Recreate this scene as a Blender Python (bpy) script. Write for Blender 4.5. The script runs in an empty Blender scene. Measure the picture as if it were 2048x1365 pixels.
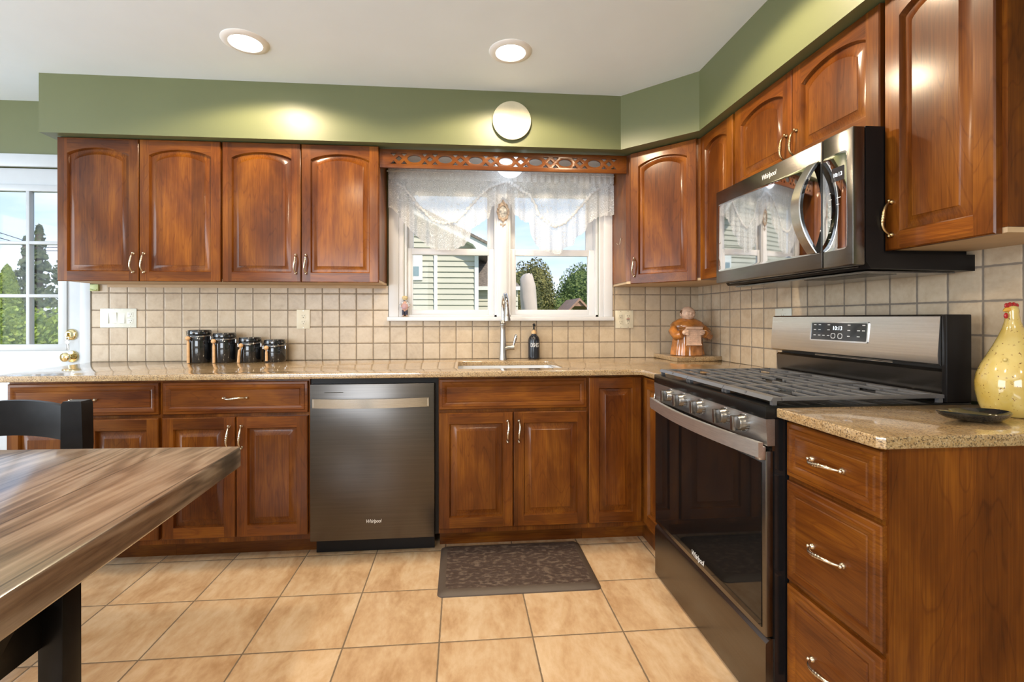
import bpy, bmesh, math, random
from mathutils import Vector, Matrix
random.seed(11)
S = bpy.context.scene
C = S.collection
PI = math.pi

# ------------------------------------------------------------------ camera
cd = bpy.data.cameras.new('camera'); cam = bpy.data.objects.new('camera', cd); C.objects.link(cam)
cam.location = (-0.1639, -3.0741, 1.1744)
cam.rotation_euler = (PI / 2, 0.0011, -0.0856)
cd.sensor_width = 36; cd.lens = 945.3 / 2048 * 36
cd.shift_x = (1024 - 1003.2) / 2048; cd.shift_y = (637.2 - 682.5) / 2048
cd.clip_start = 0.02; cd.clip_end = 300
S.camera = cam
# ------------------------------------------------------------------ view
S.view_settings.view_transform = 'Standard'; S.view_settings.look = 'None'
S.view_settings.exposure = 0.12; S.view_settings.gamma = 1.0
S.view_settings.use_curve_mapping = False
# ------------------------------------------------------------------ world sky
W = bpy.data.worlds.new('World'); S.world = W; W.use_nodes = True
wn = W.node_tree; wn.nodes.clear()
def wnode(t): return wn.nodes.new(t)
tc = wnode('ShaderNodeTexCoord'); sep = wnode('ShaderNodeSeparateXYZ'); wn.links.new(tc.outputs['Generated'], sep.inputs[0])
ramp = wnode('ShaderNodeValToRGB'); wn.links.new(sep.outputs[2], ramp.inputs[0])
e = ramp.color_ramp.elements
e[0].position = 0.0; e[0].color = (0.50, 0.54, 0.58, 1); e[1].position = 0.45; e[1].color = (0.16, 0.29, 0.52, 1)
k = e.new(0.12); k.color = (0.36, 0.47, 0.60, 1)
mp = wnode('ShaderNodeMapping'); mp.inputs['Scale'].default_value = (2.2, 2.2, 7.0); wn.links.new(tc.outputs['Generated'], mp.inputs[0])
cl = wnode('ShaderNodeTexNoise'); cl.inputs['Scale'].default_value = 1.6; cl.inputs['Detail'].default_value = 7; wn.links.new(mp.outputs[0], cl.inputs[0])
cr = wnode('ShaderNodeValToRGB'); wn.links.new(cl.outputs[0], cr.inputs[0])
cr.color_ramp.elements[0].position = 0.46; cr.color_ramp.elements[1].position = 0.72
mx = wnode('ShaderNodeMix'); mx.data_type = 'RGBA'; wn.links.new(cr.outputs[0], mx.inputs[0]); wn.links.new(ramp.outputs[0], mx.inputs[6]); mx.inputs[7].default_value = (0.58, 0.60, 0.62, 1)
bg = wnode('ShaderNodeBackground'); wn.links.new(mx.outputs[2], bg.inputs[0]); bg.inputs[1].default_value = 2.0
wo = wnode('ShaderNodeOutputWorld'); wn.links.new(bg.outputs[0], wo.inputs[0])
# ------------------------------------------------------------------ sun, and area lamps added to stand in for daylight of unseen windows
def lamp(name, typ, loc, rot, energy, color, **kw):
    l = bpy.data.lights.new(name, typ); l.energy = energy; l.color = color
    for a, b in kw.items(): setattr(l, a, b)
    o = bpy.data.objects.new(name, l); C.objects.link(o); o.location = loc; o.rotation_euler = rot
    return o
lamp('sun', 'SUN', (3, -8, 9), (math.radians(50), 0, math.radians(32)), 4.0, (1.0, 0.93, 0.82), angle=0.01)
lamp('front_daylight_stand_in', 'AREA', (-1.9, -5.3, 1.55), (PI / 2, 0, 0), 88, (0.86, 0.93, 1.0), shape='RECTANGLE', size=2.3, size_y=1.25)
lamp('left_daylight_stand_in', 'AREA', (-4.65, -2.3, 1.25), (PI / 2, 0, -PI / 2), 95, (0.80, 0.91, 1.0), shape='RECTANGLE', size=2.2, size_y=1.9)
CAN_W = 54.0; CAN_COL = (1.0, 0.79, 0.53)

# ================================================================== materials
M = {}
def new_mat(name):
    m = bpy.data.materials.new(name); m.use_nodes = True
    nt = m.node_tree; b = nt.nodes['Principled BSDF']; M[name] = m
    return m, nt, b
def setp(b, color=None, rough=None, metal=None, coat=None, coat_rough=None, spec=None, trans=None, emit=None, emit_s=None, ior=None):
    for k_, v in (('Base Color', color), ('Roughness', rough), ('Metallic', metal), ('Coat Weight', coat), ('Coat Roughness', coat_rough),
                  ('Specular IOR Level', spec), ('Transmission Weight', trans), ('Emission Color', emit), ('Emission Strength', emit_s), ('IOR', ior)):
        if v is not None:
            b.inputs[k_].default_value = (*v, 1) if isinstance(v, tuple) and len(v) == 3 else v
def simple(name, color, rough=0.5, metal=0.0, var=0.06, scale=14.0, bump=0.0, bscale=None, **kw):
    m, nt, b = new_mat(name); setp(b, color, rough, metal, **kw)
    N = nt.nodes; L = nt.links
    t = N.new('ShaderNodeTexCoord'); n = N.new('ShaderNodeTexNoise'); n.inputs['Scale'].default_value = scale; n.inputs['Detail'].default_value = 4
    L.new(t.outputs['Object'], n.inputs['Vector'])
    r = N.new('ShaderNodeValToRGB'); L.new(n.outputs[0], r.inputs[0])
    r.color_ramp.elements[0].position = 0.3; r.color_ramp.elements[1].position = 0.7
    r.color_ramp.elements[0].color = (*[c * (1 - var) for c in color], 1); r.color_ramp.elements[1].color = (*[min(1, c * (1 + var)) for c in color], 1)
    L.new(r.outputs[0], b.inputs['Base Color'])
    if bump:
        n2 = N.new('ShaderNodeTexNoise'); n2.inputs['Scale'].default_value = bscale or scale * 4; L.new(t.outputs['Object'], n2.inputs['Vector'])
        bp = N.new('ShaderNodeBump'); bp.inputs['Strength'].default_value = bump; bp.inputs['Distance'].default_value = 0.002
        L.new(n2.outputs[0], bp.inputs['Height']); L.new(bp.outputs[0], b.inputs['Normal'])
    return m
def math_(nt, op, a, b=None, c=None):
    n = nt.nodes.new('ShaderNodeMath'); n.operation = op
    for i, v in enumerate((a, b, c)):
        if v is None: continue
        if isinstance(v, (int, float)): n.inputs[i].default_value = v
        else: nt.links.new(v, n.inputs[i])
    return n.outputs[0]
def mixc(nt, f, a, b, mode='MIX'):
    n = nt.nodes.new('ShaderNodeMix'); n.data_type = 'RGBA'; n.blend_type = mode
    for i, v in ((0, f), (6, a), (7, b)):
        if isinstance(v, (int, float)): n.inputs[i].default_value = v
        elif isinstance(v, tuple): n.inputs[i].default_value = (*v, 1)
        else: nt.links.new(v, n.inputs[i])
    return n.outputs[2]
def noise(nt, vec, scale, detail=3, rough=0.5, dist=0.0):
    n = nt.nodes.new('ShaderNodeTexNoise'); n.inputs['Scale'].default_value = scale; n.inputs['Detail'].default_value = detail
    n.inputs['Roughness'].default_value = rough; n.inputs['Distortion'].default_value = dist
    nt.links.new(vec, n.inputs['Vector']); return n.outputs[0]
def mapping(nt, vec, scale=(1, 1, 1), loc=(0, 0, 0)):
    n = nt.nodes.new('ShaderNodeMapping'); n.inputs['Scale'].default_value = scale; n.inputs['Location'].default_value = loc
    nt.links.new(vec, n.inputs[0]); return n.outputs[0]
def rampn(nt, f, stops):
    n = nt.nodes.new('ShaderNodeValToRGB'); nt.links.new(f, n.inputs[0]); el = n.color_ramp.elements
    el[0].position = stops[0][0]; el[0].color = (*stops[0][1], 1); el[1].position = stops[-1][0]; el[1].color = (*stops[-1][1], 1)
    for p_, c_ in stops[1:-1]:
        q = el.new(p_); q.color = (*c_, 1)
    return n.outputs[0]
def bumpn(nt, b, h, strength=0.3, dist=0.002):
    bp = nt.nodes.new('ShaderNodeBump'); bp.inputs['Strength'].default_value = strength; bp.inputs['Distance'].default_value = dist
    nt.links.new(h, bp.inputs['Height']); nt.links.new(bp.outputs[0], b.inputs['Normal'])

def wood(name, axis, c0, c1, c2, rough=0.38, coat=0.36, board=0.075, tone=0.46):
    """cherry: long fibres on one axis, glued boards of slightly different tone"""
    m, nt, b = new_mat(name); N = nt.nodes; L = nt.links
    t = N.new('ShaderNodeTexCoord'); oi = N.new('ShaderNodeObjectInfo')
    va = N.new('ShaderNodeVectorMath'); va.operation = 'ADD'; L.new(t.outputs['Object'], va.inputs[0])
    cb = N.new('ShaderNodeCombineXYZ'); r10 = math_(nt, 'MULTIPLY', oi.outputs['Random'], 17.0)
    for i in range(3): L.new(r10, cb.inputs[i])
    L.new(cb.outputs[0], va.inputs[1]); v = va.outputs[0]
    def stretch(k_):
        q = [1.0, 1.0, 1.0]; q['xyz'.index(axis)] = k_; return mapping(nt, v, tuple(q))
    n1 = noise(nt, stretch(0.13), 7.5, 2, 0.5, 0.35)
    sn = math_(nt, 'ABSOLUTE', math_(nt, 'SINE', math_(nt, 'MULTIPLY', n1, 52.0)))
    ring = rampn(nt, sn, [(0.0, (0, 0, 0)), (0.30, (1, 1, 1))])
    fine = noise(nt, stretch(0.018), 240.0, 3, 0.62)
    blot = noise(nt, stretch(0.30), 8.0, 4, 0.55, 0.3)
    f = math_(nt, 'ADD', math_(nt, 'MULTIPLY', ring, 0.055), math_(nt, 'ADD', math_(nt, 'MULTIPLY', fine, 0.26), math_(nt, 'MULTIPLY', blot, 0.67)))
    col = rampn(nt, f, [(0.36, c0), (0.52, c1), (0.68, c2)])
    sp = N.new('ShaderNodeSeparateXYZ'); L.new(v, sp.inputs[0])
    u = math_(nt, 'ADD', sp.outputs[0], sp.outputs[1]) if axis == 'z' else sp.outputs[2]
    wnz = N.new('ShaderNodeTexWhiteNoise'); wnz.noise_dimensions = '1D'
    L.new(math_(nt, 'FLOOR', math_(nt, 'DIVIDE', u, board)), wnz.inputs['W'])
    val = math_(nt, 'ADD', math_(nt, 'MULTIPLY', wnz.outputs[0], tone), 1.0 - tone * 0.5)
    val = math_(nt, 'MULTIPLY', val, math_(nt, 'ADD', math_(nt, 'MULTIPLY', oi.outputs['Random'], 0.16), 0.92))
    hs = N.new('ShaderNodeHueSaturation'); L.new(col, hs.inputs['Color']); L.new(val, hs.inputs['Value'])
    L.new(hs.outputs[0], b.inputs['Base Color'])
    setp(b, rough=rough, coat=coat, coat_rough=0.17, spec=0.10)
    return m
CH = ((0.060, 0.0140, 0.0024), (0.128, 0.0360, 0.0044), (0.235, 0.0790, 0.0080))
wood('wood_v', 'z', *CH); wood('wood_h', 'x', *CH); wood('wood_hy', 'y', *CH)
simple('wood_edge', (0.045, 0.014, 0.006), 0.4, coat=0.4)
simple('cabinet_interior', (0.50, 0.36, 0.22), 0.6)

def granite():
    m, nt, b = new_mat('granite'); N = nt.nodes; L = nt.links
    g = N.new('ShaderNodeNewGeometry'); v = g.outputs['Position']
    a = noise(nt, v, 26.0, 4, 0.6, 0.4); bq = noise(nt, v, 190.0, 3, 0.6); fl = noise(nt, mapping(nt, v, (1.0, 3.2, 1.0)), 9.0, 3, 0.6, 0.8)
    base = rampn(nt, a, [(0.3, (0.29, 0.175, 0.072)), (0.5, (0.38, 0.250, 0.115)), (0.72, (0.47, 0.340, 0.185))])
    base = mixc(nt, math_(nt, 'MULTIPLY', fl, 0.45), base, (0.42, 0.285, 0.140))
    sp = rampn(nt, bq, [(0.36, (1, 1, 1)), (0.43, (0, 0, 0))])
    base = mixc(nt, math_(nt, 'MULTIPLY', sp, 0.85), base, (0.045, 0.030, 0.020))
    vo = N.new('ShaderNodeTexVoronoi'); vo.inputs['Scale'].default_value = 340.0; L.new(v, vo.inputs['Vector'])
    sv = N.new('ShaderNodeSeparateColor'); L.new(vo.outputs['Color'], sv.inputs[0])
    base = mixc(nt, math_(nt, 'MULTIPLY', math_(nt, 'GREATER_THAN', sv.outputs[0], 0.80), 0.80), base, (0.10, 0.055, 0.026))
    base = mixc(nt, math_(nt, 'MULTIPLY', math_(nt, 'GREATER_THAN', sv.outputs[1], 0.78), 0.45), base, (0.56, 0.44, 0.28))
    L.new(base, b.inputs['Base Color']); setp(b, rough=0.30, spec=0.5, coat=1.0, coat_rough=0.07); b.inputs['Coat IOR'].default_value = 1.6
granite()

def tile(name, ax0, ax1, o0, o1, p, gw, cols, grout, rough, bump=0.6, mott=(6.0, 40.0), stretch=(1, 1, 1)):
    m, nt, b = new_mat(name); N = nt.nodes; L = nt.links
    g = N.new('ShaderNodeNewGeometry'); sp = N.new('ShaderNodeSeparateXYZ'); L.new(g.outputs['Position'], sp.inputs[0])
    wob = noise(nt, g.outputs['Position'], 60.0, 2)
    def cell(ax, o):
        q = math_(nt, 'DIVIDE', math_(nt, 'SUBTRACT', sp.outputs['xyz'.index(ax)], o), p)
        fr = math_(nt, 'FRACT', q)
        d = math_(nt, 'MULTIPLY', math_(nt, 'MINIMUM', fr, math_(nt, 'SUBTRACT', 1.0, fr)), p)
        return d, math_(nt, 'FLOOR', q)
    d0, f0 = cell(ax0, o0); d1, f1 = cell(ax1, o1)
    d = math_(nt, 'SUBTRACT', math_(nt, 'MINIMUM', d0, d1), math_(nt, 'MULTIPLY', math_(nt, 'SUBTRACT', wob, 0.5), gw * 0.5))
    mr = N.new('ShaderNodeMapRange'); L.new(d, mr.inputs[0]); mr.inputs[1].default_value = gw * 0.42; mr.inputs[2].default_value = gw * 0.72
    face = mr.outputs[0]
    cb = N.new('ShaderNodeCombineXYZ'); L.new(f0, cb.inputs[0]); L.new(f1, cb.inputs[1])
    wz = N.new('ShaderNodeTexWhiteNoise'); wz.noise_dimensions = '3D'; L.new(cb.outputs[0], wz.inputs['Vector'])
    ofs = N.new('ShaderNodeVectorMath'); ofs.operation = 'MULTIPLY_ADD'; L.new(wz.outputs['Color'], ofs.inputs[0]); ofs.inputs[1].default_value = (9, 9, 9); L.new(g.outputs['Position'], ofs.inputs[2])
    pv = mapping(nt, ofs.outputs[0], stretch)
    n1 = noise(nt, pv, mott[0], 5, 0.62, 0.5); n2 = noise(nt, pv, mott[1], 4, 0.6)
    f = math_(nt, 'ADD', math_(nt, 'MULTIPLY', n1, 0.75), math_(nt, 'MULTIPLY', n2, 0.25))
    col = rampn(nt, f, cols)
    hs = N.new('ShaderNodeHueSaturation'); L.new(col, hs.inputs['Color']); L.new(math_(nt, 'MULTIPLY_ADD', wz.outputs['Value'], 0.10, 0.95), hs.inputs['Value'])
    L.new(mixc(nt, face, grout, hs.outputs[0]), b.inputs['Base Color'])
    rr = math_(nt, 'SUBTRACT', 0.85, math_(nt, 'MULTIPLY', face, 0.85 - rough)); L.new(rr, b.inputs['Roughness'])
    mr2 = N.new('ShaderNodeMapRange'); mr2.interpolation_type = 'SMOOTHSTEP'; L.new(d, mr2.inputs[0]); mr2.inputs[1].default_value = 0.0; mr2.inputs[2].default_value = gw * 1.6
    h = math_(nt, 'ADD', mr2.outputs[0], math_(nt, 'MULTIPLY', n2, 0.12))
    bumpn(nt, b, h, bump, 0.002)
tile('floor_tile', 'x', 'y', -1.6119, -1.0076, 0.342, 0.0055,
     [(0.34, (0.46, 0.275, 0.140)), (0.49, (0.60, 0.405, 0.235)), (0.65, (0.70, 0.525, 0.345))], (0.190, 0.130, 0.078), 0.26, 0.35, (5.0, 30.0), (1.6, 0.7, 1))
WT = [(0.3, (0.40, 0.305, 0.205)), (0.5, (0.49, 0.390, 0.275)), (0.72, (0.56, 0.465, 0.345))]
tile('wall_tile_x', 'x', 'z', -2.2939, 1.3312, 0.1049, 0.0062, WT, (0.225, 0.175, 0.125), 0.33, 0.5, (9.0, 60.0))
tile('wall_tile_y', 'y', 'z', -0.0700, 1.3312, 0.1054, 0.0062, WT, (0.20, 0.165, 0.13), 0.20, 0.6, (9.0, 60.0))

simple('paint_green', (0.136, 0.151, 0.070), 0.42, var=0.03, scale=3, bump=0.05, bscale=300)
simple('paint_ceiling', (0.76, 0.84, 0.91), 0.7, var=0.02, scale=3)
simple('paint_white', (0.53, 0.57, 0.61), 0.35, var=0.02)
simple('paint_wall', (0.74, 0.72, 0.68), 0.6, var=0.02)
simple('vinyl_white', (0.66, 0.67, 0.70), 0.28, var=0.015)
simple('plastic_ivory', (0.66, 0.60, 0.46), 0.35, var=0.02)
simple('plastic_white', (0.66, 0.68, 0.62), 0.35, var=0.02)
simple('slot_dark', (0.03, 0.025, 0.02), 0.6)
simple('green_plastic', (0.42, 0.47, 0.20), 0.4)
def brushed(name, color, rough, axis='y', aniso=0.0):
    m, nt, b = new_mat(name); N = nt.nodes
    t = N.new('ShaderNodeTexCoord'); s = [240.0, 240.0, 240.0]; s['xyz'.index(axis)] = 3.0
    n = noise(nt, mapping(nt, t.outputs['Object'], tuple(s)), 1.0, 3)
    nt.links.new(rampn(nt, n, [(0.3, tuple(c * 0.93 for c in color)), (0.7, tuple(min(1, c * 1.07) for c in color))]), b.inputs['Base Color'])
    setp(b, rough=rough, metal=1.0)
    bumpn(nt, b, n, 0.04, 0.0006)
brushed('black_steel_x', (0.112, 0.103, 0.096), 0.30, 'x')
brushed('black_steel_y', (0.170, 0.160, 0.152), 0.24, 'y')
brushed('steel_x', (0.50, 0.49, 0.46), 0.24, 'x')
brushed('steel_y', (0.68, 0.67, 0.66), 0.26, 'y')
brushed('handle_steel', (0.78, 0.77, 0.75), 0.40, 'y')
brushed('knob_steel', (0.27, 0.26, 0.25), 0.28, 'z')
brushed('panel_steel', (0.50, 0.50, 0.50), 0.40, 'y')
brushed('sink_steel', (0.80, 0.81, 0.83), 0.45, 'x')
brushed('brushed_nickel', (0.46, 0.45, 0.43), 0.30, 'z')
simple('chrome', (0.62, 0.62, 0.63), 0.10, 1.0, var=0.01)
simple('nickel', (0.62, 0.55, 0.44), 0.22, 1.0, var=0.05, scale=80)
simple('antique_brass', (0.46, 0.34, 0.18), 0.26, 1.0, var=0.08, scale=80)
simple('brass', (0.75, 0.62, 0.33), 0.10, 1.0, var=0.03)
simple('gloss_black', (0.010, 0.010, 0.011), 0.07, coat=0.6, coat_rough=0.03)
simple('enamel_black', (0.008, 0.008, 0.008), 0.22, spec=0.25)
simple('satin_black', (0.009, 0.008, 0.008), 0.34, spec=0.18)
simple('cast_iron', (0.030, 0.030, 0.031), 0.45, bump=0.15, bscale=400)
simple('grate_top', (0.11, 0.11, 0.115), 0.28)
simple('oven_glass', (0.006, 0.006, 0.006), 0.04, spec=0.5)
simple('display_glass', (0.03, 0.032, 0.036), 0.06)
def mirror_glass():
    m, nt, b = new_mat('microwave_glass'); setp(b, (0.16, 0.165, 0.17), 0.035, 1.0)
    t = nt.nodes.new('ShaderNodeTexCoord'); n = noise(nt, t.outputs['Object'], 9.0, 1)
    nt.links.new(rampn(nt, n, [(0.3, (0.62, 0.63, 0.65)), (0.7, (0.66, 0.67, 0.69))]), b.inputs['Base Color'])
mirror_glass()
simple('print_white', (0.75, 0.75, 0.75), 0.5)
def emit(name, color, s):
    m, nt, b = new_mat(name); setp(b, color, 0.5, emit=color, emit_s=s)
emit('digit_glow', (0.80, 0.90, 1.0), 1.6)
emit('lamp_glow', (1.0, 0.93, 0.82), 16.0)
simple('lamp_trim', (0.80, 0.79, 0.77), 0.35, var=0.01)
def dome():
    m, nt, b = new_mat('opal_glass'); setp(b, (0.78, 0.82, 0.84), 0.25, emit=(0.85, 0.93, 1.0), emit_s=1.4)
    t = nt.nodes.new('ShaderNodeTexCoord'); n = noise(nt, t.outputs['Object'], 20.0, 1)
    nt.links.new(rampn(nt, n, [(0.3, (0.76, 0.80, 0.82)), (0.7, (0.80, 0.84, 0.86))]), b.inputs['Base Color'])
dome()
simple('ceramic_black', (0.008, 0.009, 0.011), 0.08, coat=0.5, coat_rough=0.04)
simple('bottle_black', (0.012, 0.014, 0.020), 0.22)
simple('light_wood', (0.55, 0.33, 0.16), 0.5, var=0.15, scale=40)
simple('cork_collar', (0.62, 0.40, 0.20), 0.45)
simple('glaze_brown', (0.36, 0.135, 0.030), 0.16, var=0.45, scale=26, coat=0.4)
simple('bisque', (0.56, 0.38, 0.28), 0.45, var=0.15, scale=60)
simple('hair_brown', (0.20, 0.09, 0.035), 0.4)
simple('comb_red', (0.33, 0.012, 0.016), 0.2)
simple('beak_orange', (0.60, 0.34, 0.06), 0.25)
simple('skin_tone', (0.62, 0.36, 0.26), 0.5)
simple('cloth_pink', (0.50, 0.32, 0.34), 0.6)
simple('cloth_navy', (0.03, 0.03, 0.06), 0.6)
simple('hat_cream', (0.60, 0.50, 0.28), 0.6, var=0.25, scale=60)
def speckled():
    m, nt, b = new_mat('glaze_yellow'); N = nt.nodes
    t = N.new('ShaderNodeTexCoord'); n = noise(nt, t.outputs['Object'], 12, 3); n2 = noise(nt, t.outputs['Object'], 150, 2)
    base = rampn(nt, n, [(0.3, (0.44, 0.30, 0.055)), (0.7, (0.56, 0.45, 0.17))])
    nt.links.new(mixc(nt, rampn(nt, n2, [(0.66, (0, 0, 0)), (0.70, (1, 1, 1))]), base, (0.13, 0.05, 0.012)), b.inputs['Base Color'])
    setp(b, rough=0.10, coat=0.5, coat_rough=0.04)
speckled()
def table_wood(name, axis):
    m, nt, b = new_mat(name); N = nt.nodes; L = nt.links
    t = N.new('ShaderNodeTexCoord'); v = t.outputs['Object']
    s = [1.0, 1.0, 1.0]; s['xyz'.index(axis)] = 0.16
    st = mapping(nt, v, tuple(s))
    n1 = noise(nt, st, 5.0, 3, 0.5, 0.9); ring = math_(nt, 'MULTIPLY_ADD', math_(nt, 'SINE', math_(nt, 'MULTIPLY', n1, 62.0)), 0.5, 0.5)
    n2 = noise(nt, mapping(nt, v, (1.0, 0.06, 1.0)), 130.0, 4, 0.7); n3 = noise(nt, v, 6.0, 3)
    f = math_(nt, 'ADD', math_(nt, 'MULTIPLY', ring, 0.25), math_(nt, 'ADD', math_(nt, 'MULTIPLY', n2, 0.40), math_(nt, 'MULTIPLY', n3, 0.35)))
    col = rampn(nt, f, [(0.25, (0.060, 0.040, 0.029)), (0.48, (0.215, 0.155, 0.112)), (0.72, (0.36, 0.285, 0.220))])
    sp = N.new('ShaderNodeSeparateXYZ'); L.new(v, sp.inputs[0])
    fr = math_(nt, 'FRACT', math_(nt, 'DIVIDE', math_(nt, 'ADD', sp.outputs[0], 4.96), 0.215)); dd = math_(nt, 'MINIMUM', fr, math_(nt, 'SUBTRACT', 1.0, fr))
    seam = rampn(nt, dd, [(0.006, (1, 1, 1)), (0.014, (0, 0, 0))])
    L.new(mixc(nt, math_(nt, 'MULTIPLY', seam, 0.8), col, (0.02, 0.012, 0.008)), b.inputs['Base Color'])
    setp(b, rough=0.34, coat=1.0, coat_rough=0.15); b.inputs['Coat IOR'].default_value = 2.5; bumpn(nt, b, f, 0.25, 0.002)
table_wood('table_wood', 'y')
simple('black_paint', (0.008, 0.0075, 0.008), 0.34, var=0.2, scale=30, spec=0.16)
def rubber():
    m, nt, b = new_mat('mat_rubber'); N = nt.nodes
    t = N.new('ShaderNodeTexCoord'); v = t.outputs['Object']
    vo = N.new('ShaderNodeTexVoronoi'); vo.feature = 'SMOOTH_F1'; vo.inputs['Scale'].default_value = 44; nt.links.new(mapping(nt, v, (1, 1.6, 1)), vo.inputs['Vector'])
    n = noise(nt, v, 90, 4, 0.7)
    h = math_(nt, 'ADD', math_(nt, 'MULTIPLY', vo.outputs['Distance'], 0.7), math_(nt, 'MULTIPLY', n, 0.7))
    nt.links.new(rampn(nt, h, [(0.30, (0.050, 0.032, 0.026)), (0.66, (0.064, 0.042, 0.034)), (0.84, (0.150, 0.110, 0.085))]), b.inputs['Base Color'])
    setp(b, rough=0.55); bumpn(nt, b, h, 0.5, 0.004)
rubber()
simple('mat_edge', (0.085, 0.062, 0.048), 0.5, bump=0.15, bscale=200)
def pane_mat():
    m, nt, b = new_mat('pane_glass'); N = nt.nodes; L = nt.links
    tr = N.new('ShaderNodeBsdfTransparent'); gl = N.new('ShaderNodeBsdfGlossy'); gl.inputs['Roughness'].default_value = 0.02
    fr = N.new('ShaderNodeFresnel'); fr.inputs[0].default_value = 1.16
    ms = N.new('ShaderNodeMixShader'); L.new(fr.outputs[0], ms.inputs[0]); L.new(tr.outputs[0], ms.inputs[1]); L.new(gl.outputs[0], ms.inputs[2])
    L.new(ms.outputs[0], N['Material Output'].inputs[0])
pane_mat()
def lace(name, dens, line):
    """sheer net with thicker scrolling threads"""
    m, nt, b = new_mat(name); N = nt.nodes; L = nt.links
    g = N.new('ShaderNodeNewGeometry'); p = g.outputs['Position']
    q = mapping(nt, p, (1, 0.0, 1))
    n1 = noise(nt, q, 24.0, 1, 0.4, 1.1)
    rings = math_(nt, 'ABSOLUTE', math_(nt, 'SINE', math_(nt, 'MULTIPLY', n1, 34.0)))
    thread = rampn(nt, rings, [(0.30, (1, 1, 1)), (0.46, (0, 0, 0))])
    n2 = noise(nt, q, 7.0, 2)
    op = math_(nt, 'ADD', math_(nt, 'MULTIPLY', thread, line), math_(nt, 'MULTIPLY_ADD', n2, 0.16, dens - 0.08))
    df = N.new('ShaderNodeBsdfDiffuse'); df.inputs[0].default_value = (0.92, 0.93, 0.94, 1)
    tl = N.new('ShaderNodeBsdfTranslucent'); tl.inputs[0].default_value = (0.92, 0.94, 0.97, 1)
    mx1 = N.new('ShaderNodeMixShader'); mx1.inputs[0].default_value = 0.5; L.new(df.outputs[0], mx1.inputs[1]); L.new(tl.outputs[0], mx1.inputs[2])
    tr = N.new('ShaderNodeBsdfTransparent'); ms = N.new('ShaderNodeMixShader')
    L.new(op, ms.inputs[0]); L.new(tr.outputs[0], ms.inputs[1]); L.new(mx1.outputs[0], ms.inputs[2])
    L.new(ms.outputs[0], N['Material Output'].inputs[0])
lace('lace_net', 0.58, 0.42); lace('lace_dense', 0.70, 0.25); lace('lace_trim', 0.80, 0.15)
simple('siding', (0.56, 0.53, 0.42), 0.6, var=0.04, scale=2)
simple('house_trim', (0.78, 0.78, 0.72), 0.5)
simple('shingle', (0.20, 0.16, 0.125), 0.8, var=0.4, scale=18)
simple('dark_pane', (0.22, 0.30, 0.32), 0.1)
simple('umbrella_cloth', (0.52, 0.43, 0.36), 0.7, var=0.06, scale=6)
simple('bark', (0.10, 0.07, 0.045), 0.8)
simple('cedar', (0.36, 0.20, 0.13), 0.6, var=0.2)
simple('lawn', (0.10, 0.17, 0.035), 0.9, var=0.4, scale=3)
simple('utility_wire', (0.04, 0.04, 0.05), 0.6)
def leaf(name, a, c):
    m, nt, b = new_mat(name); g = nt.nodes.new('ShaderNodeNewGeometry')
    n = noise(nt, g.outputs['Position'], 2.2, 3); w = math_(nt, 'ADD', math_(nt, 'MULTIPLY', n, 0.6), math_(nt, 'MULTIPLY', g.outputs['Random Per Island'], 0.4))
    nt.links.new(rampn(nt, w, [(0.25, a), (0.75, c)]), b.inputs['Base Color']); setp(b, rough=0.7)
leaf('leaf_maple', (0.055, 0.065, 0.015), (0.24, 0.21, 0.055))
leaf('leaf_green', (0.045, 0.085, 0.015), (0.20, 0.25, 0.060))
leaf('leaf_hedge', (0.060, 0.120, 0.012), (0.32, 0.40, 0.060))
leaf('leaf_spruce', (0.030, 0.055, 0.025), (0.13, 0.15, 0.070))
def plate_art():
    m, nt, b = new_mat('painted_scene'); N = nt.nodes
    t = N.new('ShaderNodeTexCoord'); v = t.outputs['Object']
    n = noise(nt, v, 22, 4, 0.7); n2 = noise(nt, v, 60, 3)
    sp = N.new('ShaderNodeSeparateXYZ'); nt.links.new(v, sp.inputs[0])
    base = rampn(nt, n, [(0.32, (0.22, 0.24, 0.12)), (0.42, (0.46, 0.45, 0.36)), (0.55, (0.52, 0.50, 0.46)), (0.68, (0.40, 0.25, 0.20))])
    nt.links.new(mixc(nt, rampn(nt, n2, [(0.62, (0, 0, 0)), (0.70, (1, 1, 1))]), base, (0.20, 0.16, 0.14)), b.inputs['Base Color']); setp(b, rough=0.15)
plate_art()
simple('cream_glaze', (0.56, 0.52, 0.38), 0.15)
simple('ornament_frame', (0.40, 0.30, 0.22), 0.45, var=0.5, scale=90)
simple('ornament_floral', (0.50, 0.46, 0.40), 0.4, var=0.85, scale=70)

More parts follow.
